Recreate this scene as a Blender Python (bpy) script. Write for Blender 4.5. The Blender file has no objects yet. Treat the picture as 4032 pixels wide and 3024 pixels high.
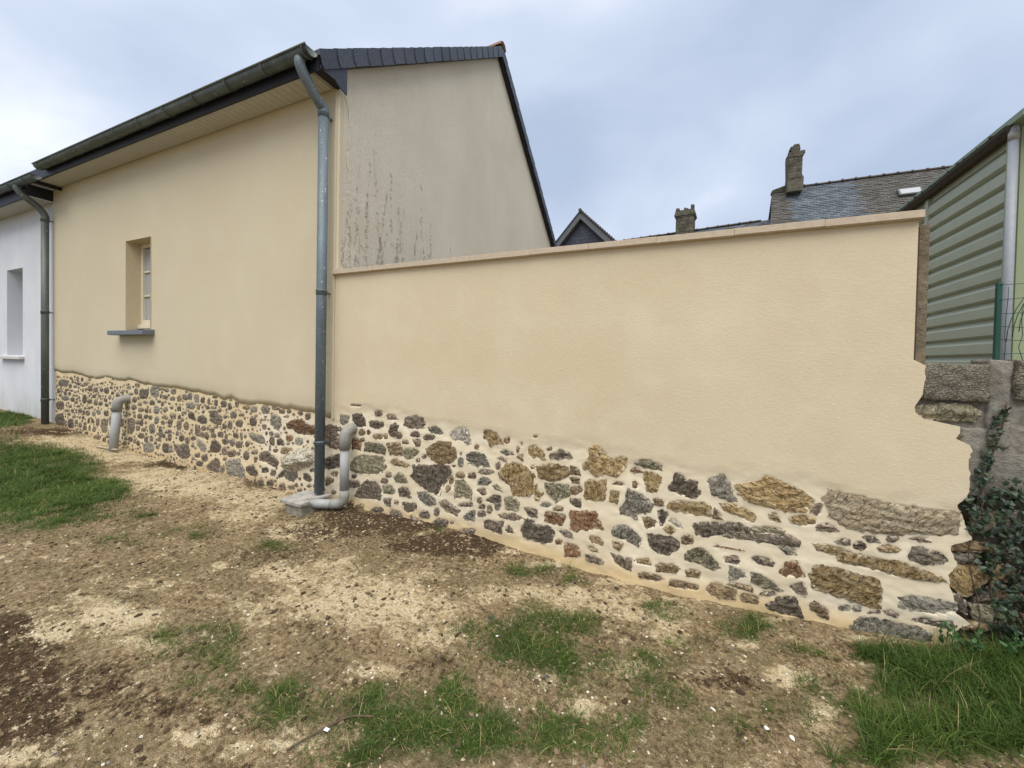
import bpy, math, random
import numpy as np
from mathutils import Matrix, Vector, Euler
from mathutils.geometry import delaunay_2d_cdt

# ------------------------------------------------------------------ camera, sky, sun, exposure
scene = bpy.context.scene
col = scene.collection
R = math.radians

cam_data = bpy.data.cameras.new('camera')
cam = bpy.data.objects.new('camera', cam_data)
col.objects.link(cam)
scene.camera = cam
cam_data.sensor_fit = 'HORIZONTAL'
cam_data.sensor_width = 36.0
cam_data.lens = 36.0 * 1514.0 / 4032.0
cam_data.shift_y = -0.0180
cam_data.clip_start = 0.05
cam_data.clip_end = 3000
_yaw, _pit, _rol = -0.4109, 0.0167, 0.0195
_f = Vector((math.sin(_yaw) * math.cos(_pit), math.cos(_yaw) * math.cos(_pit), -math.sin(_pit)))
_r = Vector((math.cos(_yaw), -math.sin(_yaw), 0))
_u = _r.cross(_f)
_rr = math.cos(_rol) * _r + math.sin(_rol) * _u
_uu = -math.sin(_rol) * _r + math.cos(_rol) * _u
cam.matrix_world = Matrix(((_rr.x, _uu.x, -_f.x, 3.465), (_rr.y, _uu.y, -_f.y, -3.088), (_rr.z, _uu.z, -_f.z, 1.746), (0, 0, 0, 1)))

SUN_EL, SUN_AZ = 64.0, 160.0          # azimuth measured clockwise from +Y
world = bpy.data.worlds.new('World')
scene.world = world
world.use_nodes = True
wt = world.node_tree
wt.nodes.clear()
def wn(t, **k):
    n = wt.nodes.new(t)
    for a, b in k.items(): setattr(n, a, b)
    return n
w_out = wn('ShaderNodeOutputWorld'); w_bg = wn('ShaderNodeBackground')
w_bg.inputs['Strength'].default_value = 0.05
w_sky = wn('ShaderNodeTexSky', sky_type='NISHITA')
w_sky.sun_disc = False
w_sky.sun_elevation = R(SUN_EL); w_sky.sun_rotation = R(SUN_AZ)
w_sky.air_density = 1.0; w_sky.dust_density = 3.0
w_tc = wn('ShaderNodeTexCoord')
w_sep = wn('ShaderNodeSeparateXYZ'); wt.links.new(w_tc.outputs['Generated'], w_sep.inputs[0])
w_add = wn('ShaderNodeMath', operation='MAXIMUM'); w_add.inputs[1].default_value = 0.0; wt.links.new(w_sep.outputs['Z'], w_add.inputs[0])
w_add2 = wn('ShaderNodeMath', operation='ADD'); w_add2.inputs[1].default_value = 0.35; wt.links.new(w_add.outputs[0], w_add2.inputs[0])
w_dv = wn('ShaderNodeVectorMath', operation='DIVIDE'); wt.links.new(w_tc.outputs['Generated'], w_dv.inputs[0])
w_cmb = wn('ShaderNodeCombineXYZ'); 
for i in range(3): wt.links.new(w_add2.outputs[0], w_cmb.inputs[i])
wt.links.new(w_cmb.outputs[0], w_dv.inputs[1])
w_map = wn('ShaderNodeMapping'); w_map.inputs['Location'].default_value = (2.2, 12.1, 4); w_map.inputs['Scale'].default_value = (1, 1, 0.3)
wt.links.new(w_dv.outputs[0], w_map.inputs[0])
w_no = wn('ShaderNodeTexNoise'); w_no.inputs['Scale'].default_value = 1.1; w_no.inputs['Detail'].default_value = 5; w_no.inputs['Roughness'].default_value = 0.48; w_no.inputs['Distortion'].default_value = 0.35
wt.links.new(w_map.outputs[0], w_no.inputs['Vector'])
w_rmp = wn('ShaderNodeValToRGB')
w_rmp.color_ramp.elements[0].position = 0.34; w_rmp.color_ramp.elements[0].color = (3.95, 4.75, 6.2, 1)
w_rmp.color_ramp.elements[1].position = 0.65; w_rmp.color_ramp.elements[1].color = (8.4, 8.7, 9.3, 1)
e = w_rmp.color_ramp.elements.new(0.52); e.color = (5.5, 6.25, 7.6, 1)
wt.links.new(w_no.outputs['Fac'], w_rmp.inputs[0])
w_mix = wn('ShaderNodeMixRGB'); w_mix.inputs[0].default_value = 0.92
wt.links.new(w_sky.outputs[0], w_mix.inputs[1]); wt.links.new(w_rmp.outputs[0], w_mix.inputs[2])
wt.links.new(w_mix.outputs[0], w_bg.inputs['Color']); wt.links.new(w_bg.outputs[0], w_out.inputs[0])

sun_d = bpy.data.lights.new('sun', 'SUN')
sun_d.energy = 1.5; sun_d.angle = R(60); sun_d.color = (1.0, 0.95, 0.86)
sun = bpy.data.objects.new('sun', sun_d); col.objects.link(sun)
_az, _el = R(SUN_AZ), R(SUN_EL)
_sd = Vector((math.sin(_az) * math.cos(_el), math.cos(_az) * math.cos(_el), math.sin(_el)))
sun.rotation_euler = _sd.to_track_quat('Z', 'Y').to_euler()
sun.location = (0, -10, 20)

vs = scene.view_settings
vs.view_transform = 'Standard'; vs.look = 'None'; vs.exposure = 1.36; vs.gamma = 1.0
vs.use_curve_mapping = False

# ------------------------------------------------------------------ helpers
rng = np.random.default_rng(7)
rnd = random.Random(11)

def _h(ix, iy, s):
    n = (ix.astype(np.int64) * 374761393 + iy.astype(np.int64) * 668265263 + s * 1442695041) & 0xffffffff
    n = ((n ^ (n >> 13)) * 1274126177) & 0xffffffff
    return ((n ^ (n >> 16)) & 0xffff) / 65535.0
def vnoise(x, y, s=0):
    x = np.asarray(x, float); y = np.asarray(y, float)
    ix = np.floor(x); iy = np.floor(y); fx = x - ix; fy = y - iy
    fx = fx * fx * (3 - 2 * fx); fy = fy * fy * (3 - 2 * fy)
    a = _h(ix, iy, s); b = _h(ix + 1, iy, s); c = _h(ix, iy + 1, s); d = _h(ix + 1, iy + 1, s)
    return (a + (b - a) * fx) * (1 - fy) + (c + (d - c) * fx) * fy
def fbm(x, y, s=0, o=4, g=0.5):
    t = 0; a = 1; n = 0; x = np.asarray(x, float); y = np.asarray(y, float)
    for i in range(o):
        t = t + a * vnoise(x * 2 ** i, y * 2 ** i, s + i * 17); n += a; a *= g
    return t / n - 0.5
def sstep(a, b, x):
    t = np.clip((np.asarray(x, float) - a) / (b - a), 0, 1); return t * t * (3 - 2 * t)

def put(o, parent=None):
    col.objects.link(o)
    if parent is not None:
        o.parent = parent
        L = Vector((0, 0, 0)); q = parent
        while q is not None: L += q.location; q = q.parent
        o.location = o.location - L
    return o
def mobj(name, verts, faces, mat, parent=None, smooth=False, attrs=None):
    """one mesh object from world-space vertices; its origin goes to the middle of its base"""
    v = np.asarray(verts, float).reshape(-1, 3)
    lo, hi = v.min(0), v.max(0); org = np.array([(lo[0] + hi[0]) / 2, (lo[1] + hi[1]) / 2, lo[2]])
    me = bpy.data.meshes.new(name)
    v = v - org
    if isinstance(faces, np.ndarray):
        k = faces.shape[1]; nf = len(faces)
        me.vertices.add(len(v)); me.vertices.foreach_set('co', v.astype(np.float32).ravel())
        me.loops.add(nf * k); me.loops.foreach_set('vertex_index', faces.astype(np.int32).ravel())
        me.polygons.add(nf); me.polygons.foreach_set('loop_start', np.arange(0, nf * k, k, dtype=np.int32))
        me.update(calc_edges=True)
    else:
        me.from_pydata([tuple(p) for p in v], [], faces); me.update()
    me.polygons.foreach_set('use_smooth', [smooth] * len(me.polygons))
    for k, a in (attrs or {}).items():
        at = me.attributes.new(k, 'FLOAT', 'POINT'); at.data.foreach_set('value', np.asarray(a, np.float32).ravel())
    me.materials.append(mat)
    o = bpy.data.objects.new(name, me); o.location = org
    return put(o, parent)
def tag(o, label=None, cat=None, group=None, kind=None):
    if label: o['label'] = label
    if cat: o['category'] = cat
    if group: o['group'] = group
    if kind: o['kind'] = kind
    return o
def thing(name, loc, label, cat, group=None):
    o = bpy.data.objects.new(name, None); o.location = loc; o.empty_display_size = 0.1
    col.objects.link(o); return tag(o, label, cat, group)
def inst(src, parent, loc, rot=(0, 0, 0), name=None, scale=None):
    o = src.copy(); o.parent = None; o.location = loc; o.rotation_euler = rot
    if scale: o.scale = scale
    return put(o, parent)

class MB:
    def __init__(s): s.v = []; s.f = []
    def box(s, x0, x1, y0, y1, z0, z1):
        n = len(s.v)
        s.v += [(x0,y0,z0),(x1,y0,z0),(x1,y1,z0),(x0,y1,z0),(x0,y0,z1),(x1,y0,z1),(x1,y1,z1),(x0,y1,z1)]
        s.f += [tuple(n + i for i in q) for q in ((0,3,2,1),(4,5,6,7),(0,1,5,4),(1,2,6,5),(2,3,7,6),(3,0,4,7))]
        return s
    def prism(s, poly, axis, a, b):
        """extrude a polygon along an axis ('x': poly is (y,z), 'y': (x,z), 'z': (x,y))"""
        n = len(s.v); k = len(poly)
        def P(p, t): return {'x': (t, p[0], p[1]), 'y': (p[0], t, p[1]), 'z': (p[0], p[1], t)}[axis]
        s.v += [P(p, a) for p in poly] + [P(p, b) for p in poly]
        s.f += [tuple(n + i for i in range(k))[::-1], tuple(n + k + i for i in range(k))]
        s.f += [(n + i, n + (i + 1) % k, n + k + (i + 1) % k, n + k + i) for i in range(k)]
        return s
    def tube(s, pts, rad, seg=14, cap=True):
        pts = [Vector(p) for p in pts]; n = len(s.v); m = len(pts)
        rr = rad if hasattr(rad, '__len__') else [rad] * m
        t0 = (pts[1] - pts[0]).normalized()
        ref = Vector((0, 0, 1)) if abs(t0.z) < .9 else Vector((1, 0, 0))
        u = t0.cross(ref).normalized()
        for i, p in enumerate(pts):
            t = (pts[min(i + 1, m - 1)] - pts[max(i - 1, 0)]).normalized()
            u = (u - t * u.dot(t)).normalized(); w = t.cross(u)
            for k in range(seg):
                a = 2 * math.pi * k / seg
                s.v.append(tuple(p + (u * math.cos(a) + w * math.sin(a)) * rr[i]))
        for i in range(m - 1):
            for k in range(seg):
                a, b = n + i * seg + k, n + i * seg + (k + 1) % seg
                s.f.append((a, b, b + seg, a + seg))
        if cap: s.f += [tuple(n + k for k in range(seg))[::-1], tuple(n + (m - 1) * seg + k for k in range(seg))]
        return s
    def build(s, name, mat, parent=None, smooth=False, bevel=0.0):
        o = mobj(name, s.v, s.f, mat, parent, smooth)
        if bevel:
            b = o.modifiers.new('bevel', 'BEVEL'); b.width = bevel; b.segments = 2; b.limit_method = 'ANGLE'
        return o
def smoothpath(pts, n=8):
    """Catmull-Rom through the points"""
    P = [Vector(p) for p in pts]; P = [P[0]] + P + [P[-1]]; out = []
    for i in range(1, len(P) - 2):
        for k in range(n):
            t = k / n; a, b, c, d = P[i - 1:i + 3]
            out.append(0.5 * (2 * b + (c - a) * t + (2 * a - 5 * b + 4 * c - d) * t * t + (3 * b - a - 3 * c + d) * t ** 3))
    out.append(P[-2]); return out
def elbow(p, q, r, d1, d2, n=6):
    """quarter bend from p (direction d1) to q (direction d2)"""
    p, q, d1, d2 = Vector(p), Vector(q), Vector(d1), Vector(d2)
    k = r * .55
    return [(1-t)**3*p + 3*(1-t)**2*t*(p+d1*k) + 3*(1-t)*t*t*(q-d2*k) + t**3*q for t in [i/n for i in range(n+1)]]

# ------------------------------------------------------------------ materials
class NT:
    def __init__(s, name):
        s.m = bpy.data.materials.new(name); s.m.use_nodes = True
        s.t = s.m.node_tree; s.b = s.t.nodes['Principled BSDF']
        g = s.t.nodes.new('ShaderNodeNewGeometry'); s.pos = g.outputs['Position']; s.nor = g.outputs['Normal']
    def n(s, t, **k):
        n = s.t.nodes.new(t)
        for a, b in k.items(): setattr(n, a, b)
        return n
    def lk(s, a, b): s.t.links.new(a, b)
    def noise(s, scale, detail=3, rough=.55, stretch=None, vec=None, dist=0):
        n = s.n('ShaderNodeTexNoise'); n.inputs['Scale'].default_value = scale; n.inputs['Detail'].default_value = detail
        n.inputs['Roughness'].default_value = rough; n.inputs['Distortion'].default_value = dist
        v = vec or s.pos
        if stretch:
            mp = s.n('ShaderNodeMapping'); mp.inputs['Scale'].default_value = stretch; s.lk(v, mp.inputs[0]); v = mp.outputs[0]
        s.lk(v, n.inputs['Vector']); return n.outputs['Fac']
    def ramp(s, fac, stops, interp='LINEAR'):
        r = s.n('ShaderNodeValToRGB'); cr = r.color_ramp; cr.interpolation = interp
        while len(cr.elements) < len(stops): cr.elements.new(.5)
        for e, (p, c) in zip(cr.elements, stops):
            e.position = p; e.color = tuple(c) + (1,) if hasattr(c, '__len__') else (c, c, c, 1)
        s.lk(fac, r.inputs[0]); return r.outputs[0]
    def mix(s, fac, a, b, mode='MIX'):
        n = s.n('ShaderNodeMixRGB', blend_type=mode)
        for i, x in enumerate((fac, a, b)):
            if hasattr(x, 'is_output'): s.lk(x, n.inputs[i])
            elif i == 0: n.inputs[0].default_value = x
            else: n.inputs[i].default_value = tuple(x) + (1,)
        return n.outputs[0]
    def math(s, op, a, b=None, c=None):
        n = s.n('ShaderNodeMath', operation=op)
        for i, x in enumerate((a, b, c)):
            if x is None: continue
            if hasattr(x, 'is_output'): s.lk(x, n.inputs[i])
            else: n.inputs[i].default_value = x
        return n.outputs[0]
    def attr(s, name):
        n = s.n('ShaderNodeAttribute'); n.attribute_name = name; return n.outputs['Fac']
    def orand(s):
        return s.n('ShaderNodeObjectInfo').outputs['Random']
    def bump(s, h, dist=.01, strength=1.0, prev=None):
        n = s.n('ShaderNodeBump'); n.inputs['Distance'].default_value = dist; n.inputs['Strength'].default_value = strength
        s.lk(h, n.inputs['Height'])
        if prev: s.lk(prev, n.inputs['Normal'])
        return n.outputs[0]
    def fin(s, color, rough=.85, normal=None, spec=.3, metal=0):
        b = s.b
        if hasattr(color, 'is_output'): s.lk(color, b.inputs['Base Color'])
        else: b.inputs['Base Color'].default_value = tuple(color) + (1,)
        if hasattr(rough, 'is_output'): s.lk(rough, b.inputs['Roughness'])
        else: b.inputs['Roughness'].default_value = rough
        b.inputs['Specular IOR Level'].default_value = spec; b.inputs['Metallic'].default_value = metal
        if normal: s.lk(normal, b.inputs['Normal'])
        return s.m

def m_simple(name, c, rough=.7, var=.15, scale=30, bump=.0, metal=0, spec=.3, stretch=None):
    t = NT(name); f = t.noise(scale, 4, .6, stretch)
    f2 = t.noise(scale * .12, 3, .5, stretch)
    a = t.ramp(f, [(.25, [x * (1 - var) for x in c]), (.75, [min(1, x * (1 + var)) for x in c])])
    cc = t.mix(t.math('MULTIPLY', f2, .5), a, [x * (1 - 1.6 * var) for x in c])
    return t.fin(cc, rough, t.bump(f, bump) if bump else None, spec, metal)

def m_render_house():
    t = NT('smooth_beige_render')
    big = t.noise(.55, 3, .5); mid = t.noise(2.3, 4, .6); fine = t.noise(150, 2, .5)
    c = t.ramp(big, [(.3, (.56, .49, .355)), (.7, (.605, .542, .40))])
    c = t.mix(t.ramp(mid, [(.5, 0), (.72, .35)]), c, (.63, .585, .44))
    c = t.mix(t.math('MULTIPLY', fine, .14), c, (.46, .37, .22))
    return t.fin(c, .95, t.bump(fine, .004), .1)
def m_render_garden():
    t = NT('scraped_beige_render_and_lime_mortar')
    sm = t.attr('mortar'); inv = t.math('SUBTRACT', 1.0, sm)
    big = t.noise(.9, 4, .55); mid = t.noise(2.6, 5, .62); streak = t.noise(1, 5, .68, (48, 48, 85)); fine = t.noise(260, 2, .5)
    c = t.ramp(big, [(.3, (.575, .485, .335)), (.7, (.625, .54, .385))])
    c = t.mix(t.ramp(mid, [(.48, 0), (.75, .4)]), c, (.685, .615, .475))
    c = t.mix(t.math('MULTIPLY', t.ramp(streak, [(.35, 1), (.6, 0)]), .07), c, (.46, .35, .18))
    mo = t.ramp(mid, [(.3, (.63, .535, .37)), (.55, (.70, .615, .46)), (.75, (.76, .70, .57))])
    mo = t.mix(t.math('MULTIPLY', t.attr('sandy'), .75), mo, (.60, .44, .22))
    c = t.mix(sm, c, mo)
    wet = t.attr('wash')
    c = t.mix(t.math('MULTIPLY', wet, t.ramp(t.noise(1.6, 4, .6, (1, 1, 3)), [(.4, 0), (.7, .6)])), c, (.56, .45, .26))
    lo = t.math('MULTIPLY_ADD', inv, .75, .25)
    n1 = t.bump(t.math('MULTIPLY', streak, lo), .0018, .8)
    n2 = t.bump(t.noise(40, 3, .55, (1, 1, 1.5)), .0016, .6, n1)
    n2 = t.bump(fine, .002, .6, n2)
    return t.fin(c, .95, n2, .1)
def m_mortar_house():
    t = NT('yellow_lime_mortar')
    mid = t.noise(3.5, 4, .6); fine = t.noise(50, 3, .55, (1, 1, 1.3))
    c = t.ramp(mid, [(.3, (.58, .46, .27)), (.55, (.65, .54, .35)), (.8, (.72, .62, .44))])
    c = t.mix(t.attr('pale'), c, (.77, .70, .57))
    c = t.mix(t.math('MULTIPLY', t.attr('sandy'), .7), c, (.52, .37, .19))
    return t.fin(c, .95, t.bump(fine, .006, .7), .1)
STONE = {'d': ((.030, .024, .018), (.118, .096, .073), (.23, .19, .145)), 'g': ((.058, .052, .042), (.20, .182, .145), (.37, .345, .285)), 'p': ((.045, .033, .025), (.168, .130, .098), (.30, .24, .182)),
         'b': ((.065, .042, .022), (.215, .152, .085), (.37, .285, .18)), 'o': ((.085, .053, .022), (.285, .195, .088), (.46, .37, .23)), 'r': ((.055, .027, .015), (.20, .105, .055), (.34, .225, .145)),
         'n': ((.055, .050, .030), (.195, .175, .115), (.35, .315, .22)), 'w': ((.16, .14, .11), (.42, .385, .32), (.64, .59, .50)), 'W': ((.13, .115, .085), (.40, .36, .28), (.64, .59, .49)), 'k': ((.22, .165, .09), (.42, .34, .225), (.56, .50, .39))}
def m_stone(k):
    t = NT('wall_stone_' + {'d': 'charcoal', 'g': 'grey', 'p': 'purple_grey', 'b': 'brown', 'o': 'ochre', 'r': 'rust', 'n': 'olive', 'w': 'pale', 'W': 'pale_quartz', 'k': 'tawny'}[k])
    dk, md, lt = STONE[k]
    o = t.n('ShaderNodeObjectInfo').outputs['Random']
    va = t.n('ShaderNodeVectorMath', operation='ADD'); t.lk(t.pos, va.inputs[0])
    cb = t.n('ShaderNodeCombineXYZ'); t.lk(t.math('MULTIPLY', o, 37.0), cb.inputs[0]); t.lk(t.math('MULTIPLY', o, 19.0), cb.inputs[1]); t.lk(cb.outputs[0], va.inputs[1])
    rot = t.n('ShaderNodeVectorRotate', rotation_type='Y_AXIS'); t.lk(va.outputs[0], rot.inputs['Vector']); t.lk(t.math('MULTIPLY', o, 3.1), rot.inputs['Angle'])
    lay = t.noise(1, 5, .68, (24, 40, 46), rot.outputs[0], .5); blot = t.noise(13, 4, .6, None, va.outputs[0]); fine = t.noise(110, 4, .7, None, va.outputs[0])
    f = t.math('ADD', t.math('MULTIPLY', lay, .68), t.math('MULTIPLY', fine, .32))
    c = t.ramp(f, [(.34, dk), (.48, md), (.64, lt)])
    alt = t.ramp(f, [(.34, [x * .7 for x in md]), (.62, [x * .8 + y for x, y in zip(lt, (.035, .02, .0))])])
    c = t.mix(t.ramp(blot, [(.47, 0), (.62, .75)]), c, alt)
    crack = t.noise(1, 3, .55, (11, 24, 28), rot.outputs[0], 1.0)
    c = t.mix(t.ramp(crack, [(.44, 0), (.475, .85), (.49, .85), (.52, 0)]), c, [x * .5 for x in dk])
    br = t.n('ShaderNodeHueSaturation'); t.lk(c, br.inputs['Color']); t.lk(t.math('MULTIPLY_ADD', o, .6, .66), br.inputs['Value']); br.inputs['Saturation'].default_value = 1.05
    c = br.outputs[0]
    lime = t.math('MULTIPLY', t.ramp(t.noise(60, 3, .6, None, va.outputs[0]), [(.60, 0), (.68, 1)]), t.ramp(blot, [(.54, 0), (.66, .75)]))
    edge = t.attr('edge')
    lime = t.math('MAXIMUM', lime, t.math('MULTIPLY', edge, t.ramp(t.noise(42, 3, .6, None, va.outputs[0]), [(.50, 0), (.66, .85)])))
    c = t.mix(lime, c, (.62, .55, .43))
    nb = t.bump(f, .015, 1.0); nb = t.bump(crack, .006, .6, nb)
    return t.fin(c, .68, nb, .3)
M_ST = {k: m_stone(k) for k in STONE}

def m_ground():
    t = NT('trampled_soil_with_mortar_sand')
    n1 = t.noise(7, 5, .65); n2 = t.noise(38, 4, .65); n3 = t.noise(170, 3, .6)
    mixn = t.math('ADD', t.math('MULTIPLY', n1, .5), t.math('ADD', t.math('MULTIPLY', n2, .35), t.math('MULTIPLY', n3, .15)))
    soil = t.ramp(n2, [(.28, (.105, .068, .033)), (.5, (.305, .222, .122)), (.72, (.54, .42, .26))])
    soil = t.mix(t.ramp(n1, [(.42, 0), (.68, .55)]), soil, (.25, .19, .115))
    soil = t.mix(t.ramp(t.noise(2.2, 4, .6), [(.45, 0), (.68, .45)]), soil, (.125, .118, .052))
    sand = t.ramp(n2, [(.3, (.52, .40, .23)), (.5, (.69, .565, .36)), (.72, (.82, .72, .51))])
    dark = t.ramp(n2, [(.3, (.036, .023, .013)), (.55, (.098, .062, .033)), (.75, (.20, .138, .08))])
    tan = t.ramp(n2, [(.3, (.30, .215, .115)), (.6, (.56, .44, .26))])
    soil = t.mix(t.ramp(t.math('ADD', t.attr('sand'), t.math('MULTIPLY_ADD', n1, 1.6, -.8)), [(.05, 0), (.6, .95)]), soil, tan)
    flake = t.noise(24, 5, .72, (1, 1.6, 1))
    fs = t.ramp(t.math('ADD', t.math('MULTIPLY_ADD', t.attr('sand'), .66, .10), t.math('MULTIPLY_ADD', t.math('ADD', t.math('MULTIPLY', n1, .45), t.math('MULTIPLY', flake, .55)), 5.0, -2.5)), [(.38, 0), (.66, 1)])
    fd = t.ramp(t.math('ADD', t.attr('damp'), t.math('MULTIPLY_ADD', mixn, -3.4, 1.7)), [(.14, 0), (.62, 1)])
    c = t.mix(fd, soil, dark)
    c = t.mix(fs, c, sand)
    c = t.mix(t.math('MULTIPLY', t.attr('turf'), t.ramp(n1, [(.3, .95), (.7, .6)])), c, t.ramp(n2, [(.3, (.022, .034, .010)), (.7, (.075, .085, .03))]))
    c = t.mix(t.ramp(n3, [(.62, 0), (.72, .5)]), c, (.62, .54, .40))
    nb = t.bump(n2, .035, 1.0); nb = t.bump(n3, .014, 1.0, nb)
    return t.fin(c, .95, nb, .12)
def m_grass():
    t = NT('grass_blade'); r = t.attr('rnd'); h = t.attr('hgt')
    c = t.ramp(r, [(0, (.016, .040, .007)), (.4, (.044, .092, .013)), (.75, (.095, .150, .025)), (.93, (.18, .21, .05)), (.96, (.42, .33, .16))])
    c = t.mix(t.math('MULTIPLY', h, .35), c, (.13, .19, .055))
    m = t.fin(c, .6, None, .18)
    t.b.inputs['Subsurface Weight'].default_value = 0
    tr = t.n('ShaderNodeBsdfTranslucent'); t.lk(c, tr.inputs[0]); ms = t.n('ShaderNodeMixShader'); ms.inputs[0].default_value = .3
    out = t.t.nodes['Material Output']; t.lk(t.b.outputs[0], ms.inputs[1]); t.lk(tr.outputs[0], ms.inputs[2]); t.lk(ms.outputs[0], out.inputs[0])
    return m
def m_rnd(name, stops, rough=.9, scale=80, bump=.004):
    t = NT(name); c = t.ramp(t.attr('rnd'), stops); f = t.noise(scale, 3, .6)
    c = t.mix(t.math('MULTIPLY', f, .4), c, (.2, .15, .09), 'MULTIPLY')
    return t.fin(c, rough, t.bump(f, bump), .2)
def m_gable():
    t = NT('weathered_grey_render')
    big = t.noise(.8, 4, .6); st = t.noise(1, 5, .65, (1.2, 7, .55)); fine = t.noise(75, 3, .6); v = t.noise(26, 4, .65)
    c = t.ramp(big, [(.3, (.60, .555, .455)), (.7, (.68, .64, .545))])
    c = t.mix(t.ramp(st, [(.45, 0), (.8, .18)]), c, (.50, .455, .36))
    sp = t.n('ShaderNodeSeparateXYZ'); t.lk(t.pos, sp.inputs[0])
    low = t.ramp(t.math('ADD', t.math('MULTIPLY', sp.outputs['Y'], .20), t.math('MULTIPLY_ADD', sp.outputs['Z'], .17, -.46)), [(0.0, 1), (.75, 0)])
    d = t.math('MULTIPLY', low, t.ramp(v, [(.50, 0), (.72, .32)]))
    c = t.mix(d, c, (.16, .145, .12))
    c = t.mix(t.math('MULTIPLY', fine, .22), c, (.25, .22, .18))
    nb = t.bump(fine, .012, .8); nb = t.bump(t.noise(1, 3, .6, (40, 40, 18)), .012, .6, nb)
    return t.fin(c, .95, nb, .1)
def m_white_wall():
    t = NT('white_painted_render')
    sp = t.n('ShaderNodeSeparateXYZ'); t.lk(t.pos, sp.inputs[0])
    n1 = t.noise(2.0, 5, .65, (1, 1, .5)); fine = t.noise(120, 2, .5)
    low = t.ramp(sp.outputs['Z'], [(.45, 1), (.999, 0)])
    c = t.ramp(n1, [(.3, (.58, .60, .64)), (.7, (.68, .69, .72))])
    c = t.mix(t.math('MULTIPLY', low, t.ramp(n1, [(.35, .9), (.65, .15)])), c, (.42, .42, .36))
    return t.fin(c, .9, t.bump(fine, .004), .2)
def m_zinc(name, c=(.075, .098, .115), l=(.155, .195, .22)):
    t = NT(name); n1 = t.noise(5, 4, .6, (1, 1, .25)); n2 = t.noise(50, 4, .6); n3 = t.noise(28, 2, .5)
    cc = t.ramp(n1, [(.3, c), (.7, l)]); cc = t.mix(t.ramp(n2, [(.45, 0), (.8, .4)]), cc, [x * 1.5 for x in l])
    cc = t.mix(t.ramp(n3, [(.70, 0), (.73, .8)]), cc, (.55, .54, .5))
    return t.fin(cc, .5, t.bump(n2, .001), .4, .15)
def m_slate(name, a, b, rough=.45, rndattr=False):
    t = NT(name); f = t.noise(35, 4, .6); r = t.attr('rnd') if rndattr else t.orand()
    c = t.ramp(f, [(.3, a), (.75, b)])
    h = t.n('ShaderNodeHueSaturation'); t.lk(c, h.inputs['Color']); t.lk(t.math('MULTIPLY_ADD', r, .5, .75), h.inputs['Value'])
    return t.fin(h.outputs[0], rough, t.bump(f, .003), .4)
def m_concrete(name, a, b, agg=0.0):
    t = NT(name); f = t.noise(18, 5, .65); f2 = t.noise(120, 3, .6); n4 = t.noise(3, 4, .6)
    c = t.ramp(f, [(.3, a), (.7, b)]); c = t.mix(t.ramp(n4, [(.45, 0), (.7, .5)]), c, [x * .62 for x in a])
    vo = t.n('ShaderNodeTexVoronoi'); vo.inputs['Scale'].default_value = 85; vo.inputs['Randomness'].default_value = 1.0; t.lk(t.pos, vo.inputs['Vector'])
    nb = t.bump(f, .02, .8); nb = t.bump(f2, .006, .8, nb)
    if agg: nb = t.bump(vo.outputs['Distance'], .03, agg, nb); c = t.mix(t.math('MULTIPLY', t.ramp(vo.outputs['Distance'], [(.25, 0), (.6, 1)]), .6), c, [x * .4 for x in a])
    return t.fin(c, .95, nb, .1)
def m_granite(name, a=(.065, .060, .048), b=(.155, .142, .112)):
    t = NT(name); f = t.noise(5, 5, .7); g = t.noise(1.6, 4, .6)
    c = t.ramp(f, [(.3, a), (.7, b)]); c = t.mix(t.ramp(g, [(.5, 0), (.7, .6)]), c, (.07, .075, .04))
    h = t.n('ShaderNodeHueSaturation'); t.lk(c, h.inputs['Color']); t.lk(t.math('MULTIPLY_ADD', t.orand(), .5, .75), h.inputs['Value'])
    return t.fin(h.outputs[0], .95, t.bump(f, .06), .1)
def m_leaf():
    t = NT('ivy_leaf'); r = t.orand(); ra = t.attr('rnd'); f = t.noise(60, 3, .5)
    rr = t.math('FRACT', t.math('ADD', r, ra))
    c = t.ramp(rr, [(0, (.006, .014, .007)), (.5, (.013, .029, .012)), (.85, (.028, .052, .020)), (1, (.06, .07, .025))])
    c = t.mix(t.math('MULTIPLY', f, .2), c, (.06, .09, .055))
    return t.fin(c, .42, t.bump(f, .002), .4)
def m_glass():
    t = NT('window_glass'); m = t.fin((.34, .37, .40), .06, None, .7); return m

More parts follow.
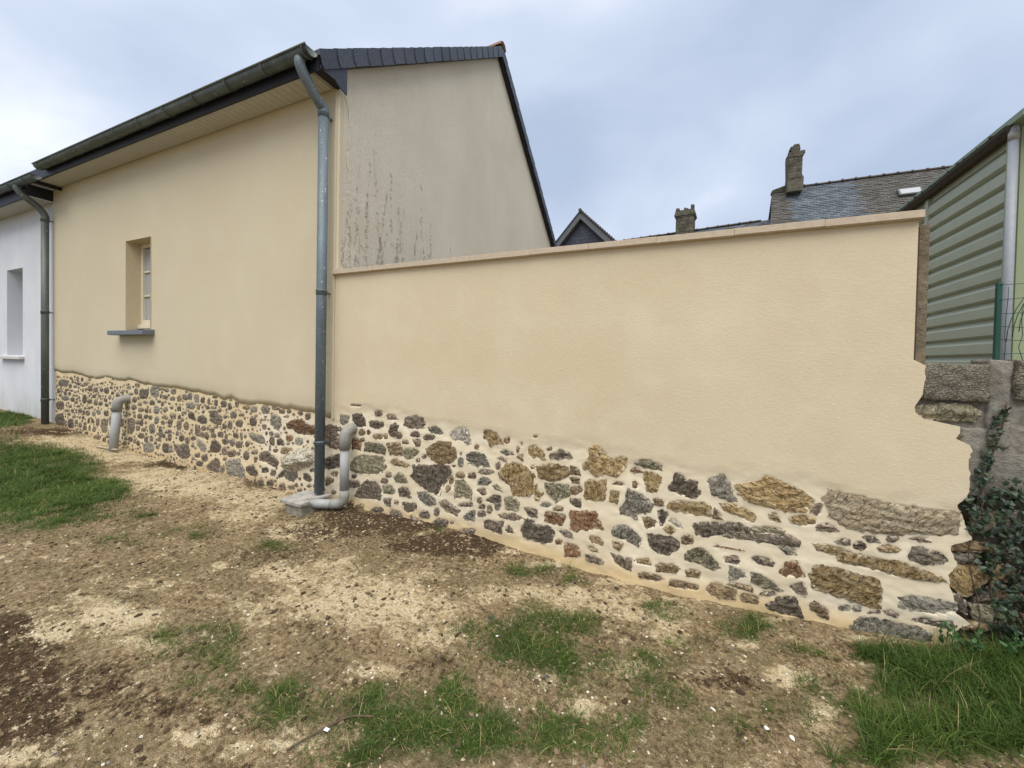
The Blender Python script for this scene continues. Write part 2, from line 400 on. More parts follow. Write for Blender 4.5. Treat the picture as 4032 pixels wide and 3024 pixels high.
MAT = dict(
    house=m_render_house(), garden=m_render_garden(), mortar=m_mortar_house(), ground=m_ground(), grass=m_grass(), gable=m_gable(), white=m_white_wall(),
    zinc=m_zinc('weathered_zinc'), zincdark=m_zinc('old_zinc_gutter', (.062, .074, .070), (.125, .145, .135)),
    slate=m_slate('blue_black_slate', (.026, .031, .046), (.060, .068, .090)), slatefar=m_slate('new_blue_slate', (.046, .058, .076), (.110, .132, .162), .6, True),
    slateold=m_slate('lichened_old_slate', (.040, .038, .036), (.135, .125, .112), .85, True),
    fascia=m_simple('black_fascia', (.018, .018, .024), .5, .2, 20), soffit=m_simple('cream_soffit_board', (.50, .48, .43), .7, .12, 12, .001, stretch=(1, 6, 1)),
    shedpipe=m_simple('blue_grey_pvc', (.27, .295, .32), .5, .1, 20), pvc=m_simple('grey_pvc', (.35, .36, .355), .45, .12, 25), pvcdark=m_simple('dusty_pvc_elbow', (.29, .28, .25), .6, .2, 30),
    coping=m_simple('pinkish_cast_coping', (.50, .415, .315), .9, .12, 22, .004), frame=m_simple('cream_window_paint', (.66, .60, .46), .45, .06, 20),
    reveal=m_simple('beige_reveal_render', (.575, .475, .305), .95, .08, 40, .002), glass=m_glass(), curtain=m_simple('net_curtain', (.42, .44, .47), .9, .06, 14, .004, stretch=(14, 1, .3)),
    slatesill=m_simple('blue_grey_sill', (.155, .175, .20), .6, .2, 25, .002), whitesill=m_simple('dirty_white_sill', (.60, .59, .56), .8, .2, 20, .003),
    post=m_concrete('weathered_concrete_post', (.13, .105, .07), (.25, .205, .145)), rust=m_simple('red_brown_edge', (.085, .052, .042), .9, .3, 30, .004),
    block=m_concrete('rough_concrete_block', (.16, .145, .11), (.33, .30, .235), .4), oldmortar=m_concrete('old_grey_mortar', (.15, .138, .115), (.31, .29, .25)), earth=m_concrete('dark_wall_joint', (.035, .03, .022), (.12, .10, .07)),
    box=m_concrete('concrete_gully', (.20, .185, .145), (.38, .355, .295)), lid=m_concrete('grey_stone_lid', (.26, .25, .22), (.50, .48, .44)),
    shed=m_simple('grey_green_steel', (.365, .405, .325), .45, .06, 4, 0, .1), shedtrim=m_simple('yellow_green_trim', (.28, .33, .20), .5, .06, 5), shedroof=m_simple('green_roof_sheet', (.20, .27, .19), .5, .1, 5),
    shedfascia=m_simple('mossy_dark_eave', (.05, .043, .03), .9, .4, 25, .006), green=m_simple('green_fence_paint', (.018, .075, .055), .5, .2, 30), wire=m_simple('green_wire', (.03, .075, .06), .5, .3, 30),
    granite=m_granite('lichened_granite'), tile=m_simple('terracotta_ridge', (.26, .15, .10), .9, .3, 14, .01), tiledark=m_simple('dark_ridge_tile', (.085, .070, .058), .9, .3, 6, .02),
    barge=m_simple('grey_slate_barge', (.115, .125, .13), .7, .15, 6), leaf=m_leaf(), stem=m_simple('woody_stem', (.12, .085, .055), .9, .3, 40, .003), twig=m_simple('dead_tendril', (.26, .23, .185), .95, .3, 60),
    wood=m_simple('pale_wood', (.48, .40, .27), .85, .15, 30, .002), filler=m_simple('cream_filler', (.72, .64, .46), .95, .08, 60, .003), dark=m_simple('dark_inside', (.02, .02, .02), .9, .1, 5),
    gravel=m_rnd('mortar_crumb', [(0, (.42, .34, .22)), (.5, (.62, .53, .38)), (.8, (.74, .70, .60)), (.9, (.20, .20, .21)), (1, (.12, .12, .13))]), clod=m_rnd('soil_clod', [(0, (.055, .036, .022)), (.5, (.14, .10, .06)), (1, (.27, .20, .125))], .95, 60, .01),
    chalk=m_simple('white_pebble', (.74, .72, .66), .9, .12, 60, .004), slatechip=m_simple('dark_pebble', (.05, .055, .065), .7, .3, 40, .004), paper=m_simple('white_scrap', (.66, .71, .75), .7, .1, 40, .002),
    weed=m_simple('weed_leaf', (.045, .11, .03), .5, .4, 14))

# ------------------------------------------------------------------ ground
GX = [-20,-12,-6.8,-5.7,-4.6,-3.6,-2.7,-1.7,-.85,-.16,.41,1.05,1.68,2.23,2.76,3.3,3.9,4.4,4.9,5.1,5.24,7]
GZ = [.9,.62,.42,.30,.225,.18,.165,.175,.15,.11,.13,.14,.13,.09,.05,.04,.05,.06,.10,.15,.2,.25]
_gx = np.linspace(-20, 8, 1121); _gz = np.interp(_gx, GX, GZ)
_k = np.exp(-np.linspace(-2, 2, 25) ** 2); _k /= _k.sum(); _gz1 = np.convolve(np.pad(_gz, 12, 'edge'), _k, 'valid')
_k = np.exp(-np.linspace(-2, 2, 101) ** 2); _k /= _k.sum(); _gz2 = np.convolve(np.pad(_gz, 50, 'edge'), _k, 'valid')
def hbase(X, Y):
    a = np.interp(X, _gx, _gz1); b = np.interp(X, _gx, _gz2); w = sstep(-.15, -1.0, Y)
    return a * (1 - w) + b * w
def hz(X, Y):
    z = hbase(X, Y) + .05 * fbm(X * 1.1, Y * 1.1, 3, 3) + .030 * fbm(X * 6, Y * 6, 5, 3)
    z = z + .022 * np.abs(fbm(X * 16, Y * 16, 9, 3)) + .012 * fbm(X * 42, Y * 42, 12, 2)
    return z - .005
BL_GRASS = [tuple(map(float, b.split(','))) for b in "-4.434,-0.987,0.623,0.466,1.334,-0.355,1.00;-3.453,-1.350,0.578,0.352,1.012,-0.255,1.00;-2.774,-1.128,0.508,0.267,0.684,-0.215,1.00;-8.008,-0.313,0.279,0.253,1.008,-0.244,1.00;-2.207,-1.432,0.522,0.245,0.421,-0.123,0.80;-2.006,-1.688,0.440,0.208,0.371,-0.095,0.55;-2.519,-0.916,0.230,0.111,0.492,-0.178,0.80;-1.386,-1.093,0.151,0.080,0.187,-0.077,0.50;-0.435,-1.030,0.136,0.076,0.113,-0.059,0.50;-0.815,-1.477,0.190,0.101,0.146,-0.055,0.35;0.360,-0.931,0.124,0.055,0.109,-0.075,0.50;-0.641,-1.844,0.191,0.102,0.120,-0.036,0.20;-0.755,-1.157,0.205,0.112,0.155,-0.070,0.22;1.012,-1.836,0.252,0.119,0.180,-0.091,0.45;1.356,-1.842,0.124,0.063,0.092,-0.054,0.35;1.276,-2.009,0.117,0.059,0.060,-0.029,0.35;1.640,-1.883,0.191,0.100,0.097,-0.063,0.50;1.858,-1.898,0.107,0.058,0.059,-0.043,0.85;1.792,-1.801,0.094,0.052,0.065,-0.050,0.60;2.246,-1.634,0.171,0.094,0.079,-0.092,0.70;2.477,-1.507,0.088,0.049,0.079,-0.122,0.90;2.436,-1.704,0.213,0.116,0.062,-0.081,0.90;2.707,-1.557,0.185,0.096,0.057,-0.109,0.70;2.895,-1.464,0.227,0.112,0.037,-0.099,0.70;2.109,-1.787,0.144,0.079,0.084,-0.079,0.60;2.348,-1.838,0.202,0.108,0.032,-0.035,0.80;3.143,-1.345,0.154,0.074,0.022,-0.107,0.55;2.665,-1.689,0.208,0.108,0.019,-0.031,0.80;2.118,-1.919,0.101,0.054,0.046,-0.039,0.40;3.332,-1.207,0.119,0.054,0.009,-0.095,0.40;2.604,-1.003,0.193,0.109,0.059,-0.136,1.00;2.332,-1.078,0.072,0.042,0.022,-0.038,0.60;2.832,-0.704,0.213,0.112,0.035,-0.123,0.90;2.866,-1.015,0.188,0.095,0.048,-0.157,0.90;3.132,-0.920,0.094,0.046,0.014,-0.081,0.55;2.603,-0.686,0.108,0.064,0.032,-0.084,0.50;2.340,-0.297,0.094,0.059,0.029,-0.069,0.80;2.488,-0.168,0.194,0.122,0.032,-0.092,0.50;2.757,-0.178,0.159,0.090,0.018,-0.071,0.40;2.928,0.052,0.204,0.107,0.013,-0.068,0.20;3.071,-1.113,0.131,0.064,0.018,-0.082,0.45;3.352,-0.916,0.114,0.052,0.007,-0.094,0.45;3.439,-0.740,0.145,0.064,0.003,-0.090,0.50;3.469,-1.015,0.170,0.075,0.002,-0.084,0.40;3.395,-0.226,0.118,0.053,0.004,-0.107,0.60;3.513,-0.279,0.143,0.063,-0.000,-0.076,0.35;3.926,-0.193,0.138,0.061,-0.022,-0.152,0.80;3.589,-0.519,0.155,0.068,-0.003,-0.084,0.35;4.146,-0.314,0.102,0.044,-0.015,-0.067,0.60;4.209,-0.570,0.113,0.049,-0.020,-0.072,0.50;3.995,-0.811,0.147,0.064,-0.016,-0.076,0.45;4.321,-0.641,0.127,0.053,-0.033,-0.099,0.60;3.777,-0.960,0.123,0.054,-0.007,-0.055,0.30;3.686,-1.099,0.117,0.052,-0.007,-0.074,0.30;4.575,-0.190,0.139,0.041,-0.032,-0.086,0.90;4.767,-0.207,0.215,0.056,-0.054,-0.123,1.00;4.939,-0.233,0.248,0.042,-0.106,-0.214,1.00;4.865,-0.537,0.209,0.051,-0.123,-0.234,1.00;4.535,-0.742,0.221,0.077,-0.071,-0.164,1.00;4.272,-0.932,0.166,0.071,-0.027,-0.076,0.90;4.669,-0.434,0.225,0.070,-0.061,-0.140,0.90;5.195,-0.014,0.116,0.013,-0.064,-0.117,1.00;5.202,-0.342,0.246,0.056,-0.255,-0.416,1.00;1.376,-0.044,0.038,0.021,0.044,-0.063,0.50;1.964,0.105,0.036,0.024,0.030,-0.062,0.30".split(';')]
BL_SAND = [tuple(map(float, b.split(','))) for b in "1.551,-1.145,0.501,0.278,0.214,-0.214,0.90;0.828,-1.147,0.279,0.127,0.175,-0.127,0.70;1.950,-1.072,0.328,0.192,0.105,-0.137,0.70;2.844,-0.385,0.443,0.241,0.038,-0.156,0.70;3.310,-0.317,0.346,0.163,0.011,-0.153,0.70;-2.313,-0.351,0.833,0.430,0.638,-0.301,0.90;-0.802,-0.290,0.510,0.288,0.327,-0.213,0.80;-4.043,-0.003,0.953,0.698,0.685,-0.281,0.80;-5.420,-0.297,0.480,0.458,0.529,-0.166,0.80;-1.762,-0.381,0.570,0.287,0.551,-0.284,0.80;-0.605,-0.607,0.307,0.175,0.338,-0.205,0.60;0.356,-1.917,0.307,0.136,0.225,-0.085,0.90;0.199,-2.117,0.170,0.075,0.168,-0.050,0.80;1.106,-2.437,0.147,0.070,0.053,-0.015,0.90;1.584,-2.159,0.085,0.042,0.044,-0.022,0.80;1.078,-1.225,0.170,0.084,0.143,-0.111,0.50;1.551,-1.145,0.396,0.218,0.178,-0.178,0.80;2.071,-1.229,0.234,0.135,0.089,-0.116,0.60;1.086,-0.959,0.247,0.124,0.155,-0.138,0.60;2.082,-1.550,0.102,0.057,0.038,-0.042,0.70;1.709,-0.758,0.175,0.102,0.053,-0.069,0.60;2.278,-0.661,0.169,0.102,0.057,-0.112,0.60;2.681,-0.417,0.356,0.202,0.039,-0.127,0.70;3.093,-0.317,0.297,0.147,0.023,-0.157,0.70;3.458,-0.447,0.162,0.072,0.003,-0.182,0.60;3.231,-0.906,0.140,0.067,0.012,-0.097,0.60;4.044,-0.578,0.162,0.071,-0.023,-0.110,0.80;4.105,-0.816,0.102,0.045,-0.039,-0.148,0.60;2.857,-1.155,0.089,0.043,0.018,-0.055,0.70;0.286,-1.283,0.071,0.032,0.058,-0.033,1.20;1.921,-2.066,0.192,0.103,0.034,-0.022,0.60;0.821,-1.959,0.231,0.103,0.129,-0.055,0.50;-0.079,-1.912,0.161,0.074,0.135,-0.045,0.40;0.296,-0.622,0.350,0.156,0.218,-0.168,0.50;1.162,-1.454,0.308,0.154,0.165,-0.116,0.45;0.054,-1.684,0.345,0.158,0.176,-0.072,0.30;3.052,-1.237,0.145,0.070,0.015,-0.061,0.70;3.847,-0.405,0.155,0.068,-0.011,-0.088,0.60;3.605,-0.020,0.184,0.082,-0.003,-0.089,0.50;2.153,-0.057,0.137,0.088,0.024,-0.055,0.80;2.566,-0.042,0.200,0.126,0.016,-0.053,0.90;3.120,-0.027,0.260,0.130,0.006,-0.051,0.90;3.606,-0.008,0.247,0.110,-0.002,-0.048,0.90;4.164,-0.017,0.226,0.099,-0.009,-0.044,0.90;4.510,-0.067,0.150,0.046,-0.013,-0.038,0.80".split(';')]
BL_DARK = [tuple(map(float, b.split(','))) for b in "1.692,-0.218,0.518,0.313,0.136,-0.216,1.00;0.930,-0.171,0.516,0.256,0.216,-0.246,1.00;0.347,-0.190,0.258,0.116,0.189,-0.174,0.80;-2.642,0.188,0.973,0.526,0.344,-0.184,0.70;0.490,-0.535,0.467,0.209,0.204,-0.174,0.60;-6.335,-0.279,0.302,0.381,0.362,-0.104,0.80;0.150,-2.256,0.254,0.112,0.482,-0.121,0.90;0.786,-2.376,0.229,0.102,0.328,-0.087,0.90;0.880,-2.198,0.283,0.129,0.187,-0.064,0.50;1.288,-2.141,0.218,0.109,0.111,-0.048,0.40;1.691,-2.038,0.173,0.090,0.085,-0.050,0.40;-1.048,0.099,0.472,0.266,0.218,-0.153,0.50;2.318,-1.352,0.129,0.073,0.050,-0.074,0.30;3.804,-0.748,0.135,0.060,-0.011,-0.083,0.50;3.842,-1.031,0.117,0.051,-0.010,-0.063,0.40;3.626,-0.795,0.182,0.081,-0.004,-0.083,0.40;0.506,-0.992,0.411,0.183,0.179,-0.125,0.40;3.199,-0.655,0.182,0.088,0.010,-0.080,0.30".split(';')]
def field(bl, X, Y, soft=1.25):
    out = np.zeros_like(X)
    for cx, cy, ax, ay, bx, by, d in bl:
        det = ax * by - ay * bx
        if abs(det) < 1e-6: continue
        dx, dy = X - cx, Y - cy
        u = (dx * by - dy * bx) / det; v = (ax * dy - ay * dx) / det
        out = np.maximum(out, d * sstep(soft, .35, np.sqrt(u * u + v * v)))
    return out
def axis(parts):
    a = []
    for x0, x1, st in parts: a += list(np.arange(x0, x1, st))
    return np.array(a)
gx = np.concatenate([[-400, -200, -100, -60, -35, -24], axis([(-18, -9, .5), (-9, -4.5, .06), (-4.5, -.5, .03), (-.5, 5.6, .0165), (5.6, 8, .1)]), [8, 10, 14, 22, 40, 80, 160, 400]])
gy = np.concatenate([[-400, -200, -80, -40, -20, -12, -8, -6, -5, -4.4, -4], axis([(-3.7, -2.7, .08), (-2.7, .02, .0165)]), [.02, .3, 1, 3, 8, 20, 50, 120, 300, 600]])
GXX, GYY = np.meshgrid(gx, gy, indexing='ij')
nearw = sstep(-14, -9, GXX) * sstep(9, 7, GXX) * sstep(-5, -3.6, GYY)
GZZ = hz(GXX, GYY) * nearw + hbase(np.clip(GXX, -20, 7), GYY) * (1 - nearw)
ni, nj = GXX.shape
idx = np.arange(ni * nj).reshape(ni, nj)
gf = np.stack([idx[:-1, :-1], idx[1:, :-1], idx[1:, 1:], idx[:-1, 1:]], -1).reshape(-1, 4)
warp = lambda A, s: A + .10 * fbm(GXX * 3.5, GYY * 3.5, s, 3) + .05 * fbm(GXX * 14, GYY * 14, s + 2, 2)
_wx, _wy = warp(GXX, 41), warp(GYY, 47)
turf = field(BL_GRASS, _wx, _wy)
turf = np.maximum(turf, sstep(-4.3, -6.5, GXX) * sstep(-.45, -.9, GYY) * .9)
ground = mobj('ground', np.stack([GXX, GYY, GZZ], -1), gf, MAT['ground'], None, True,
              dict(sand=field(BL_SAND, _wx, _wy), damp=field(BL_DARK, _wx, _wy), turf=turf))
tag(ground, kind='structure')

